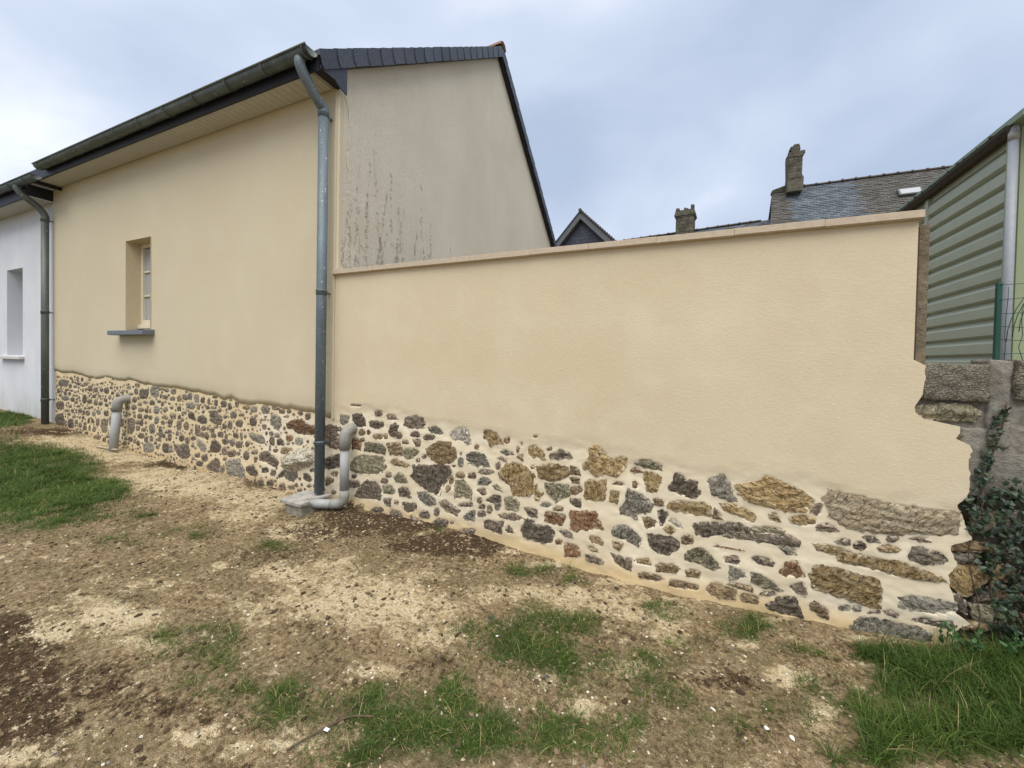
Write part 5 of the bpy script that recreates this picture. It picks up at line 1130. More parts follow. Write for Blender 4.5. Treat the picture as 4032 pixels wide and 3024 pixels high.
# ridge tiles
m = MB(); seg = 10
for xx, rr in ((0, .105), (.02, .115), (.06, .115), (.4, .10)):
    for k in range(seg + 1):
        t = math.pi * k / seg; m.v.append((-xx + .13, PY + rr * math.cos(t) * 1.1, PZ + rr * math.sin(t) - .035))
for i in range(3):
    for k in range(seg):
        a = i * (seg + 1) + k; m.f.append((a, a + 1, a + seg + 2, a + seg + 1))
m.f.append(tuple(range(seg + 1)))
t0 = m.build('ridge_tile', MAT['tile'], house, True)
l0 = Vector(t0.location)
for k in range(1, 18):
    o = t0.copy(); o.location = l0 + Vector((-.39 * k, 0, 0)); col.objects.link(o)
# eave: soffit planks, fascia, gutter, brackets
sof = MB().box(XL, -.02, -.29, .0, 4.640, 4.648).build('soffit', MAT['soffit'], house)
p0 = None
for k in range(69):
    x = XL + .05 + k * .1
    if p0 is None:
        p0 = MB().box(x - .0475, x + .0475, -.29, -.031, 4.624, 4.639).build('soffit_plank', MAT['soffit'], sof, bevel=.003); pl0 = Vector(p0.location)
    else:
        o = p0.copy(); o.location = pl0 + Vector((k * .1, 0, 0)); col.objects.link(o)
MB().box(XL, .06, -.32, -.291, 4.612, 4.79).build('fascia_board', MAT['fascia'], house)
def gutter(parent, x0, x1, y, ztop, r, mat, n=12):
    m = MB(); seg = n; out = []
    for x in (x0, x1):
        for rad in (r, r - .006):
            for k in range(seg + 1):
                t = math.pi + math.pi * k / seg
                m.v.append((x, y + rad * math.cos(t), ztop + rad * math.sin(t)))
    q = seg + 1
    for k in range(seg):
        m.f += [(k, k + 1, 2*q + k + 1, 2*q + k), (q + k + 1, q + k, 3*q + k, 3*q + k + 1)]
    m.f += [tuple(range(q)), tuple(range(2*q, 3*q))[::-1]]
    m.tube([(x0, y - r - .004, ztop + .004), (x1, y - r - .004, ztop + .004)], .011, 8)
    return m.build('gutter', mat, parent, True)
g1 = gutter(house, -6.22, .075, -.39, 4.755, .068, MAT['zincdark'])
for k in range(11):
    x = -6.1 + k * .612
    pts = [(x, -.39 + .072 * math.cos(math.pi + math.pi * i / 10), 4.755 + .072 * math.sin(math.pi + math.pi * i / 10)) for i in range(11)]
    MB().tube(pts, .007, 6).build('gutter_bracket', MAT['zincdark'], g1, True)
MB().box(-6.64, -6.60, -.33, -.02, 4.565, 4.615).build('eave_batten', MAT['fascia'], house)
# downpipe with swan neck
def downpipe(parent, xo, yo, zo, x, y, ztop, zbot, r, mat, collars):
    pts = smoothpath([(xo, yo, zo), (xo, yo, zo - .06), (xo + (x - xo) * .3, yo + (y - yo) * .25, zo - .16), (xo + (x - xo) * .75, yo + (y - yo) * .78, zo - .30), (x, y, ztop + .03), (x, y, ztop - .05)], 6)
    dp = MB().tube(pts, r, 18).build('downpipe', mat, parent, True)
    MB().tube([(x, y, ztop - .03), (x, y, zbot)], r * .98, 18).build('pipe_length', mat, dp, True)
    for z in collars:
        MB().tube([(x, y, z + .028), (x, y, z + .016), (x, y, z + .012), (x, y, z - .028)], [r + .004, r + .008, r + .004, r + .004], 18).build('pipe_collar', mat, dp, True)
        MB().box(x - .012, x + .012, y + r * .9, .0, z - .01, z + .01).build('pipe_bracket', MAT['zinc'], dp)
    return dp
downpipe(house, -.08, -.39, 4.70, -.065, -.125, 4.33, .27, .052, MAT['zinc'], (4.30, 2.42, .80))
# filler seam and drip line on the gable
v = []; f = []
zz = np.arange(2.70, 4.60, .02)
for i, z in enumerate(zz):
    w = .012 + .008 * float(vnoise(z * 30, 1.1, 2)); v += [(.003, -.004, z), (.006, w, z), (.006, w + .012, z)]
    if i: a = 3 * i; f += [(a - 3, a - 2, a + 1, a), (a - 2, a - 1, a + 2, a + 1)]
mobj('filler_seam', v, f, MAT['filler'], house)
v = []; f = []
zz = np.arange(3.55, 4.86, .015)
for z in zz:
    on = float(vnoise(z * 14, 5.5, 2)); k = (z - 3.55) / 1.3
    if on < .62 - .75 * k * (1 if z > 4.05 else .3): continue
    yc = .155 + .02 * float(fbm(z * 5, 2.0, 3, 3)) * 3 - .11 * max(0, (z - 4.45)) / .4; w = .004 + .007 * float(vnoise(z * 40, 9., 2)); n = len(v)
    v += [(.003, yc - w, z), (.003, yc + w, z), (.003, yc + w * .8, z + .0155), (.003, yc - w * .8, z + .0155)]
    v += [(a + .004, b, c) for a, b, c in v[-4:]]
    f += [(n + 4, n + 5, n + 6, n + 7), (n, n + 1, n + 5, n + 4), (n + 3, n + 2, n + 6, n + 7), (n, n + 4, n + 7, n + 3), (n + 1, n + 2, n + 6, n + 5)]
mobj('mortar_drips', v, f, MAT['filler'], house)

# dead ivy tendrils left on the gable
ivy_dead = thing('dead_ivy', (.01, .9, 2.7), 'dried brown ivy tendrils clinging to the gable just above the coping', 'dead ivy')
r2 = random.Random(5)
stems = [(r2.uniform(.05, 2.1), r2.uniform(.2, .7)) for _ in range(8)] + [(.55, 1.3), (.85, 1.2), (1.12, 1.25), (1.9, .7), (.25, 1.4), (1.75, 1.35), (2.3, .8), (.95, 1.6), (.18, 1.0), (.45, 1.55), (.62, .8), (.72, 1.75), (1.0, .7), (1.25, .95), (1.38, .8), (1.62, 1.7), (1.72, .9), (2.25, 1.1), (2.05, .5), (.32, .6), (1.5, .5), (.08, .9)]
for y0, h in stems:
    m = MB(); y = y0; pts = []; n = int(h / .035); lean = r2.uniform(-.12, .22)
    for i in range(n + 1):
        pts.append((.006, y, 2.62 + i * .035)); y += lean * .035 + r2.uniform(-.006, .006)
    for a in range(0, n - 2):
        if r2.random() < .48: m.tube([pts[a], pts[a + 1]], .0019 * (1 - .5 * a / n), 4)
        if r2.random() < .75 * (1 - a / n) + .15:
            L = r2.uniform(.012, .075) * (1.1 - .7 * a / n); s = r2.choice((-1, 1)); p = pts[a]
            q = (.006, p[1] + s * L * .8, p[2] + L * r2.uniform(-.2, 1.2)); m.tube([p, q], .0014, 4)
            for _ in range(4):
                if r2.random() < .7:
                    t = r2.random(); b = tuple(p[i] + (q[i] - p[i]) * t for i in range(3)); m.tube([b, (.006, b[1] + r2.uniform(-.03, .03), b[2] + r2.uniform(-.01, .035))], .0012, 4)
    tag(m.build('tendril', MAT['twig'], ivy_dead), kind='stuff')

# ------------------------------------------------------------------ white house on the left
wh = thing('house', (-11, 0, .45), 'white painted house at the left edge behind the thin downpipe', 'house')
A0, A1, B0, B1 = -9.11, -8.33, 1.63, 3.345
m = MB(); x0, x1 = -18, XL - .003
for a, b, c, d in ((x0, A0, -.1, 4.5), (A1, x1, -.1, 4.5), (A0, A1, -.1, B0), (A0, A1, B1, 4.5)):
    n = len(m.v); m.v += [(a, -.012, c), (b, -.012, c), (b, -.012, d), (a, -.012, d)]; m.f.append((n, n+1, n+2, n+3))
n = len(m.v); DD = .42
m.v += [(A0,-.012,B0),(A0,DD,B0),(A0,DD,B1),(A0,-.012,B1),(A1,-.012,B0),(A1,DD,B0),(A1,DD,B1),(A1,-.012,B1)]
m.f += [tuple(n+i for i in q) for q in ((0,1,2,3),(5,4,7,6),(3,2,6,7),(1,0,4,5))]
n = len(m.v); m.v += [(x1, -.012, -.1), (x1, .03, -.1), (x1, .03, 4.5), (x1, -.012, 4.5)]; m.f.append((n, n+1, n+2, n+3))
m.build('facade', MAT['white'], wh)
wf = MB().box(A0, A0+.06, DD-.05, DD, B0, B1).box(A1-.06, A1, DD-.05, DD, B0, B1).box(A0+.06, A1-.06, DD-.05, DD, B1-.06, B1).box(A0+.06, A1-.06, DD-.05, DD, B0, B0+.08).build('window_frame', MAT['frame'], wh)
MB().box(A0+.061, A1-.061, DD-.02, DD-.012, B0+.081, B1-.061).build('pane', MAT['glass'], wf)
MB().prism([(-.10, 1.555), (-.10, 1.61), (.2, 1.628), (.2, 1.56)], 'x', -9.35, -8.24).build('window_sill', MAT['whitesill'], wh, bevel=.006)
MB().box(x0, XL - .004, -.30, -.014, 4.40, 4.42).build('soffit', MAT['soffit'], wh)
MB().box(x0, XL - .004, -.335, -.301, 4.385, 4.62).build('fascia_board', MAT['fascia'], wh)
MB().box(XL - .016, XL - .0045, -.3005, -.013, 4.4205, 4.62).build('eave_end_panel', MAT['fascia'], wh)
g2 = gutter(wh, x0, -6.26, -.41, 4.605, .068, MAT['zincdark'])
for k in range(10):
    x = -6.6 - k * .62
    pts = [(x, -.41 + .072 * math.cos(math.pi + math.pi * i / 10), 4.605 + .072 * math.sin(math.pi + math.pi * i / 10)) for i in range(11)]
    MB().tube(pts, .007, 6).build('gutter_bracket', MAT['zincdark'], g2, True)
roof('roof_slope', wh, x0, XL - .03, True, 3.85, 7.775, -.33, .75, 24, MAT['slate'])
roof('roof_slope', wh, x0, XL - .03, False, 3.85, 7.775, 8.03, .75, 24, MAT['slate'])
downpipe(wh, -7.0, -.41, 4.55, -6.96, -.115, 4.10, .36, .05, MAT['zincdark'], (4.06, 2.42, .85))

# ------------------------------------------------------------------ garden wall
gw = thing('garden_wall', (2.5, .1, 0), 'long beige garden wall with stone coping and bare stones along its foot', 'wall')
GE = np.array([(0.041,1.165),(0.511,1.198),(0.915,1.195),(1.290,1.122),(1.635,1.122),(1.829,1.114),(2.324,1.039),(2.726,1.081),(3.162,1.019),(3.521,0.976),(4.010,1.008),(4.342,0.963),(4.621,0.919),(4.954,0.933)]); RE = np.array([(4.804,1.737),(4.806,1.675),(4.794,1.560),(4.768,1.518),(4.775,1.466),(4.823,1.418),(4.948,1.412),(4.974,1.398),(4.946,1.333),(5.007,1.317),(5.016,1.274),(5.003,1.184),(5.016,1.119),(5.011,1.029),(4.969,0.944),(4.995,0.892),(5.017,0.807),(5.042,0.757),(4.952,0.704),(4.957,0.660),(4.987,0.588),(4.940,0.531),(4.959,0.445),(4.977,0.393),(4.987,0.306),(5.044,0.266),(4.998,0.218),(4.984,0.146),(4.946,0.020)])
RE = RE[np.argsort(RE[:, 1])]
def redge(z): return np.interp(z, RE[:, 1], RE[:, 0])
U = np.arange(0.006, 5.06, .0155); U = np.append(U, 5.06)
Zs = np.concatenate([np.arange(-.2, 1.30, .0145), np.arange(1.30, 2.625, .035), [2.625]])
UU, ZZ = np.meshgrid(U, Zs, indexing='ij')
rz = redge(ZZ) + .020 * fbm(ZZ * 26, ZZ * 0 + 1.7, 5, 3) + .012 * fbm(ZZ * 90, ZZ * 0 + 4.7, 15, 2); rz = np.where(ZZ > 1.76, 4.752, rz)
XX = np.where(UU < 4.4, UU, 4.4 + (UU - 4.4) * (rz - 4.4) / .66)
ge = np.interp(XX, GE[:, 0], GE[:, 1]) + .05 * fbm(XX * 4, ZZ * 0 + 7, 6, 3)
mort = sstep(.06, -.08, ZZ - ge + .05 * fbm(XX * 7, ZZ * 9, 14, 3))
YY = -.008 * (1 - mort) + mort * (.002 + .014 * fbm(XX * 6, ZZ * 10, 51, 3) + .006 * fbm(XX * 22, ZZ * 34, 53, 2)) + (1 - mort) * .003 * fbm(XX * 5, ZZ * 5, 55, 3)
lip = sstep(.10, 0, np.abs(ZZ - ge)) * .004 * fbm(XX * 10, ZZ * 18, 57, 2)
YY = YY - lip + inside_lift(ST_GARDEN, XX, ZZ, .02)
idx = np.arange(XX.size).reshape(XX.shape)
F = np.stack([idx[:-1, :-1], idx[1:, :-1], idx[1:, 1:], idx[:-1, 1:]], -1).reshape(-1, 4)
nz = len(Zs); last = idx[-1]; nb = XX.size
V = np.concatenate([np.stack([XX, YY, ZZ], -1).reshape(-1, 3), np.stack([XX[-1] - .006, np.full(nz, .05), ZZ[-1]], -1)])
F = np.concatenate([F, np.stack([last[:-1], nb + np.arange(nz - 1), nb + np.arange(1, nz), last[1:]], -1)])
pad = lambda a: np.concatenate([a.ravel(), a[-1]])
gz = np.interp(XX, _gx, _gz1)
mobj('wall_face', V, F, MAT['garden'], gw, True, dict(mortar=pad(mort), sandy=pad(sstep(.17, .02, ZZ - gz)), wash=pad(sstep(.75, .1, XX) * sstep(1.55, 1.30, ZZ) * sstep(1.05, 1.2, ZZ))))
MB().box(.02, 4.74, .045, .24, -.2, 2.62).build('wall_core', MAT['oldmortar'], gw)
for i, (k, p) in enumerate(ST_GARDEN):
    make_stone(k, p, .0, gw, seed=1000 + i, grow=1.22 if np.ptp(p[:, 0]) < .09 else 1.10)
cj = [-.005, .50, 1.10, 1.70, 2.286, 2.781, 3.284, 3.788, 4.291, 4.763]
for a, b in zip(cj[:-1], cj[1:]):
    dz = rnd.uniform(-.0015, .0015)
    MB().prism([(-.05, 2.628 + dz), (-.05, 2.672 + dz), (.1, 2.70 + dz), (.27, 2.672 + dz), (.27, 2.628 + dz), (-.03, 2.622 + dz)], 'x', a + .0006, b - .0006).build('coping_slab', MAT['coping'], gw, bevel=.0015)

cp = thing('fence_post', (4.83, .1, 1.75), 'weathered brown concrete post closing the end of the garden wall', 'post')
MB().box(4.775, 4.833, .053, .16, 1.70, 2.612).build('post_shaft', MAT['post'], cp, bevel=.006)
MB().box(4.757, 4.769, .014, .051, 1.755, 2.585).build('edge_strip', MAT['rust'], cp)

# ------------------------------------------------------------------ old stone wall on the right with ivy
ow = thing('stone_wall', (6, .15, 0), 'rough old grey wall of blocks and stones at the right edge under ivy', 'wall')
def patch(name, x0, x1, z0, z1, y, amp, fr, mat, st=.02, depth=.15, seed=61):
    X = np.arange(x0, x1 + st * .5, st); Z = np.arange(z0, z1 + st * .5, st)
    A, B = np.meshgrid(X, Z, indexing='ij'); E = np.minimum(np.minimum(A - x0, x1 - A), np.minimum(B - z0, z1 - B))
    j = sstep(.03, 0, E)
    Y = y + amp * fbm(A * fr, B * fr, seed, 4) * 2 + .6 * amp * j
    A2 = A + .012 * fbm(B * 20, A * 20, seed + 3, 2) * 2 * j; B2 = B + .012 * fbm(A * 20, B * 20, seed + 5, 2) * 2 * j
    i2 = np.arange(A.size).reshape(A.shape); n, q = A.shape
    F = [tuple(t) for t in np.stack([i2[:-1, :-1], i2[1:, :-1], i2[1:, 1:], i2[:-1, 1:]], -1).reshape(-1, 4)]
    ring = list(i2[:, 0]) + list(i2[-1, 1:]) + list(i2[::-1, -1][1:]) + list(i2[0, ::-1][1:-1])
    V = np.stack([A2, Y, B2], -1).reshape(-1, 3); k = len(V); bk = V[ring].copy(); bk[:, 1] = y + depth
    m = len(ring); F += [(ring[(i + 1) % m], ring[i], k + i, k + (i + 1) % m) for i in range(m)]
    return mobj(name, np.concatenate([V, bk]), F, mat, ow, True)
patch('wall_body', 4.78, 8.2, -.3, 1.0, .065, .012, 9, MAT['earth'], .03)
patch('wall_body', 4.78, 8.2, 1.0, 1.735, .050, .008, 8, MAT['oldmortar'], .03, seed=65)
patch('concrete_block', 4.80, 5.085, 1.553, 1.772, .004, .012, 24, MAT['block'], .012, seed=71)
patch('concrete_block', 5.095, 5.19, 1.30, 1.79, .030, .006, 16, MAT['oldmortar'], .012, seed=73)
patch('concrete_block', 5.20, 5.55, 1.57, 1.80, .012, .012, 24, MAT['block'], .014, seed=75)
for a in range(6): patch('concrete_block', 5.56 + a * .43, 5.98 + a * .43, 1.57, 1.79, .012, .012, 24, MAT['block'], .025, seed=80 + a)
patch('grey_render_patch', 4.99, 5.10, 1.0, 1.40, .022, .008, 14, MAT['oldmortar'], .012, seed=77)
for i, (k, p) in enumerate(ST_OLD): make_stone(k, p, .03, ow, seed=2000 + i, proud=.02)
r3 = random.Random(9)
zz = .12; i = 0
while zz < .95:
    x = 5.30 + r3.uniform(-.05, .05)
    while x < 8.0:
        w = r3.uniform(.14, .34); h = r3.uniform(.09, .13)
        p = np.array([(x, zz), (x + w * .5, zz - .01), (x + w - .02, zz + .01), (x + w - .015, zz + h - .02), (x + w * .5, zz + h - .005), (x + .005, zz + h - .02)])
        make_stone(r3.choice('bpongd'), p, .045, ow, seed=3000 + i, proud=.02); i += 1; x += w
    zz += .13

# ivy
ivy = thing('ivy', (5.3, .0, .15), 'dark green ivy covering the old wall at the right edge', 'ivy')
lf = [(0, -.5), (.16, -.42), (.42, -.30), (.52, -.02), (.30, .06), (.26, .22), (0, .56), (-.26, .22), (-.30, .06), (-.52, -.02), (-.42, -.30), (-.16, -.42)]
def leafmesh(cup):
    v = [(x, -cup * (abs(x) * .9 + abs(y) * .25) * -1 - .02, y) for x, y in lf] + [(0, -.05, 0)]
    return v, [(i, (i + 1) % 12, 12) for i in range(12)]
lm = []
for cup in (.12, .28, .4):
    me = bpy.data.meshes.new('leaf'); v, f = leafmesh(cup); me.from_pydata(v, [], f); me.update(); me.materials.append(MAT['leaf']); lm.append(me)
def ivy_cov(x, z):
    left = np.interp(z, [.0, .2, .45, .62, .8, .9, 1.0, 1.08], [5.22, 5.16, 5.10, 5.08, 5.05, 4.99, 5.02, 5.12])
    return x > left + .03 * math.sin(z * 37)
leaves = []
while len(leaves) < 1500:
    x = 4.98 + (r3.random() ** 1.35) * 1.15; z = r3.uniform(.16, 1.12)
    if not ivy_cov(x, z): continue
    leaves.append((x, .035 - r3.uniform(0, .075), z, r3.uniform(.020, .040)))
while len(leaves) < 1800:
    x = 5.15 + r3.random() * 1.0; z = r3.uniform(1.02, 1.62)
    if z < 1.02 + .9 * (x - 5.15) + .08 * math.sin(x * 40): leaves.append((x, .02 - r3.uniform(0, .05), z, r3.uniform(.024, .042)))
for k in range(60):                                   # strand climbing the concrete
    t = k / 60; leaves.append((5.055 + .09 * t + r3.uniform(-.025, .025), .0 + r3.uniform(-.015, .01), 1.05 + .48 * t, r3.uniform(.022, .036)))
leaves.sort(key=lambda q: (q[0] > 5.30, q[1]))
def leaf_rot(): return (r3.gauss(-.45, .4), r3.gauss(0, .7), r3.gauss(-.15, .55))
for x, y, z, s in leaves[:300]:
    o = bpy.data.objects.new('leaf', r3.choice(lm)); o.location = (x, y, z); o.rotation_euler = leaf_rot(); o.scale = (s, s, s); put(o, ivy)
V, F, A = [], [], []
for x, y, z, s in leaves[300:]:
    Mx = Euler(leaf_rot()).to_matrix(); v, f = leafmesh(.28); n = len(V)
    V += [tuple(Mx @ Vector(p) * s + Vector((x, y, z))) for p in v]; F += [tuple(n + i for i in q) for q in f]; A += [r3.random()] * len(v)
tag(mobj('foliage', V, F, MAT['leaf'], ivy, False, dict(rnd=A)), kind='stuff')
for k in range(9):
    x = 5.06 + k * .09; pts = [(x + .03 * math.sin(i * .9 + k), .012, .1 + i * .11) for i in range(r3.randint(6, 10))]
    MB().tube(pts, .003, 5).build('stem', MAT['stem'], ivy, True)
MB().tube(smoothpath([(5.06, .02, .95), (5.09, .012, 1.1), (5.10, .010, 1.22), (5.14, .010, 1.38), (5.16, .010, 1.56)], 5), .005, 5).build('stem', MAT['stem'], ivy, True)

# wire fence on the old wall
fe = thing('wire_fence', (5.5, .1, 1.78), 'green post with tangled green fence wire on the old wall', 'fence')
MB().box(5.147, 5.169, .09, .112, 1.76, 2.245).build('post', MAT['green'], fe, bevel=.003)
MB().box(7.6, 7.63, .085, .115, 1.76, 2.25).build('post', MAT['green'], fe, bevel=.003)
for k in range(6):
    z = 1.83 + k * .08; pts = [(5.157 + i * .12, .098 + .012 * math.sin(i * 1.7 + k), z + .008 * math.sin(i * 2.1 + k * 1.3)) for i in range(21)]
    MB().tube(pts, .0018, 5).build('wire', MAT['wire'], fe, True)
for k in range(34):
    x = 5.19 + k * .07; pts = [(x + r3.uniform(-.012, .012), .098 + r3.uniform(-.008, .008), 1.80 + i * .07) for i in range(7)]
    MB().tube(pts, .0016, 5).build('wire', MAT['wire'], fe, True)
for k in range(4):                                     # rolled-over loose mesh near the post
    ry = .16 + .02 * k; pts = [(5.18 + .03 * k + .13 - .13 * math.cos(t * math.pi * 1.3), .07 + .01 * k, 1.90 + .1 * k * .3 + .42 * math.sin(t * math.pi * .8) * (1 - .05 * k)) for t in [i / 16 for i in range(17)]]
    MB().tube(pts, .002, 5).build('wire', MAT['wire'], fe, True)

# ------------------------------------------------------------------ shed behind
sh = thing('shed', (6.2, 3, .3), 'grey green metal clad shed behind the right end of the garden wall', 'shed')
SA = .058; sdir = Vector((math.sin(SA), math.cos(SA), 0)); sout = Vector((-math.cos(SA), math.sin(SA), 0)); SC = Vector((7.84, 4.90, 0)); SL = 9.0
PIT = .277; ZTOP = 5.17
def side(s, o, z): p = SC + sdir * s + sout * o; return (p.x, p.y, z)
prof = [(.0, 0), (.075, -.095), (.075, -PIT + .036), (.0, -PIT + .004)]     # a ledge that catches the sky, a flat face, an undercut
src = None
for k in range(18):
    z = 4.989
    if src is None:
        m = MB()
        for s in (.06, SL): m.v += [side(s, o, z + dz) for o, dz in prof]
        m.f += [(0, 1, 5, 4), (1, 2, 6, 5), (2, 3, 7, 6), (0, 3, 2, 1), (4, 5, 6, 7), (0, 4, 7, 3)]
        src = m.build('cladding_strip', MAT['shed'], sh); sl = Vector(src.location)
    else:
        o = src.copy(); o.location = sl + Vector((0, 0, -k * PIT)); col.objects.link(o)
def sidebox(s0, s1, o0, o1, z0, z1, name, mat):
    m = MB()
    for s in (s0, s1): m.v += [side(s, o1, z0), side(s, o1, z1), side(s, o0, z0), side(s, o0, z1)]
    m.f += [(0, 4, 5, 1), (2, 3, 7, 6), (0, 1, 3, 2), (4, 6, 7, 5), (1, 5, 7, 3), (0, 2, 6, 4)]
    return m.build(name, mat, sh)
sidebox(.06, SL, -.02, .030, 4.993, 5.17, 'top_panel', MAT['shed'])
sidebox(.0, .055, -.05, .086, 0, 5.17, 'corner_trim', MAT['shedtrim'])
sidebox(2.30, 2.42, .0, .082, 0, 5.17, 'joint_trim', MAT['shed'])
MB().box(7.85, 8.15, 4.86, 4.90, 0, 5.2).build('corner_trim', MAT['shedtrim'], sh)       # front of the shed, mostly outside the picture
for k in range(19):
    z = .1 + k * PIT; MB().prism([(4.95, z), (4.90, z + .022), (4.90, z + PIT - .088), (4.95, z + PIT - .004)], 'x', 8.155, 16).build('cladding_strip', MAT['shed'], sh)
m = MB()
for s in (-.44, SL): m.v += [side(s, .17, 5.19), side(s, .17, 5.28), side(s, -6, 6.9), side(s, -6, 6.8)]
m.f += [(0, 4, 5, 1), (1, 5, 6, 2), (2, 6, 7, 3), (3, 7, 4, 0), (0, 1, 2, 3), (7, 6, 5, 4)]
m.build('roof_sheet', MAT['shedroof'], sh)
m = MB()
for s in (-.16, SL): m.v += [side(s, .064, 5.07), side(s, .15, 5.07), side(s, .20, 5.14), side(s, .20, 5.20), side(s, .064, 5.188)]
m.f += [(0, 1, 6, 5), (1, 2, 7, 6), (2, 3, 8, 7), (3, 4, 9, 8), (4, 0, 5, 9), (4, 3, 2, 1, 0), (5, 6, 7, 8, 9)]
m.build('eave_gutter', MAT['shedfascia'], sh)
for k in range(30):
    s = .2 + k * .29 + rnd.uniform(-.08, .08); p = side(s, .19, 5.205); r_ = rnd.uniform(.015, .035)
    MB().tube([(p[0], p[1] - r_, p[2]), p, (p[0], p[1] + r_, p[2])], [r_ * .4, r_, r_ * .3], 6).build('moss_tuft', MAT['shedfascia'], sh)
px, py = 7.72, 4.76
dp = MB().tube([(px + .07, py + .26, 5.20), (px + .04, py + .18, 5.20)] + elbow((px + .03, py + .10, 5.20), (px, py, 5.08), .12, (-.2, -1, 0), (0, 0, -1)), .052, 16).build('downpipe', MAT['shedpipe'], sh, True)
MB().tube([(px, py, 5.10), (px, py, 4.98)], .056, 16).build('pipe_collar', MAT['pvcdark'], dp, True)
MB().tube([(px, py, 4.99), (px, py, .2)], .050, 16).build('pipe_length', MAT['shedpipe'], dp, True)

# ------------------------------------------------------------------ houses beyond
def slates(name, parent, mat_fn, x0, x1, yb, zb, yt, zt, w, ex, skew=0.0, seed=0, rag=0.0):
    """courses of single slates on a plane rising from (yb,zb) to (yt,zt)"""
    r = np.random.default_rng(seed); L = math.hypot(yt - yb, zt - zb); uy, uz = (yt - yb) / L, (zt - zb) / L; ny, nz = -uz, uy
    n = int(L / ex); data = {}
    for i in range(n + 1):
        v0 = i * ex; off = (i % 2) * w / 2; xa = x0 - skew * (1 - v0 / L)
        x = xa - off
        while x < x1:
            a, b = max(x, xa) + .004, min(x + w, x1) - .004
            if b - a > .03:
                key = mat_fn((a + b) / 2, v0 / L, r)
                lift = .012 + r.uniform(0, .008 + rag); dv = r.uniform(-.012, .012) * (1 + rag * 60); v1 = min(v0 + ex * 1.25, L)
                V, F, A = data.setdefault(key, ([], [], [])); q = len(V)
                for (xx, vv, h) in ((a, v0 + dv, lift), (b, v0 + dv, lift), (b, v1, .0), (a, v1, .0), (a, v0 + dv, -.004), (b, v0 + dv, -.004)):
                    V.append((xx, yb + uy * vv + ny * h, zb + uz * vv + nz * h))
                F += [(q, q + 1, q + 2, q + 3), (q + 4, q + 5, q + 1, q)]; A += [r.random()] * 6
            x += w
    for key, (V, F, A) in data.items():
        o = mobj(name, V, F, MAT[key], parent, False, dict(rnd=A)); tag(o, kind='stuff')
def ridge(parent, x0, x1, y, za, zb_, st, rr, mat):
    s0 = None; n = int((x1 - x0) / st)
    for k in range(n):
        x = x0 + k * st; z = za + (zb_ - za) * k / n
        if s0 is None:
            m = MB()
            for dx, q in ((0, rr * 1.35), (.07, rr * 1.35), (.075, rr), (st, rr)):
                for i in range(7):
                    t = math.pi * i / 6; m.v.append((x + dx, y + q * math.cos(t), z + q * math.sin(t) - .03))
            for i in range(3):
                for j in range(6): a = i * 7 + j; m.f.append((a, a + 7, a + 8, a + 1))
            m.f += [tuple(range(7)), tuple(range(21, 28))[::-1]]
            s0 = m.build('ridge_tile', mat, parent); b0 = Vector(s0.location)
        else:
            o = s0.copy(); o.location = b0 + Vector((k * st, 0, (zb_ - za) * k / n + rnd.uniform(-.01, .01))); col.objects.link(o)
hb = thing('house', (14, 20, .3), 'tall far house with long patched slate roof and leaning granite chimney', 'house')
RY, RZ, RP = 20.0, 10.50, 1.43
zb0 = 7.2; yb0 = RY - (RZ - zb0) / RP
MB().prism([(yb0 + .1, .3), (yb0 + .1, zb0 + .06), (RY, RZ - .06), (2 * RY - yb0 - .1, zb0 + .06), (2 * RY - yb0 - .1, .3)], 'x', 7.62, 21).build('walls', MAT['granite'], hb)
def pick(x, v, r):
    edge = .22 * math.sin(v * 60)
    return 'slatefar' if 8.15 + .1 * math.sin(v * 40) < x < 10.75 + edge else 'slateold'
slates('slates', hb, pick, 7.53, 21, yb0, zb0, RY, RZ, .24, .125, .45, 3, .012)
slates('slates', hb, lambda x, v, r: 'slateold', 7.53, 21, 2 * RY - yb0, zb0, RY, RZ, .6, .5, 0, 4)
ridge(hb, 8.8, 20.9, RY, RZ + .02, RZ + .02, .50, .085, MAT['tiledark'])
MB().prism([(7.50, 10.30), (7.50, 10.44), (8.12, 10.62), (8.12, 10.3)], 'y', 19.8, 20.2).build('verge_capping', MAT['granite'], hb)
ch = MB().prism([(8.03, 10.1), (8.66, 10.1), (8.68, 10.72), (8.60, 10.85), (8.61, 11.72), (8.03, 11.75), (8.06, 10.9)], 'y', 19.35, 19.95).build('chimney', MAT['granite'], hb)
for z0, z1, xa, xb in ((11.73, 11.83, 8.04, 8.63), (11.83, 11.97, 8.05, 8.69)): MB().box(xa, xb, 19.30, 20.0, z0, z1).build('chimney_course', MAT['granite'], ch)
for z0, z1, xa, xb in ((11.97, 12.10, 8.17, 8.47), (12.10, 12.16, 8.11, 8.53), (12.16, 12.28, 8.14, 8.51), (12.28, 12.36, 8.26, 8.48)): MB().box(xa, xb, 19.42, 19.85, z0, z1).build('chimney_cap', MAT['granite'], ch)
for k in range(7):
    z = 10.72 + k * .145
    for q in range(2):
        xm_ = 8.30 + .08 * (-1) ** k; xa, xb = ((8.055, xm_ - .006), (xm_ + .006, 8.595))[q]
        MB().box(xa, xb, 19.33, 19.36, z, z + .135).build('block', MAT['granite'], ch)
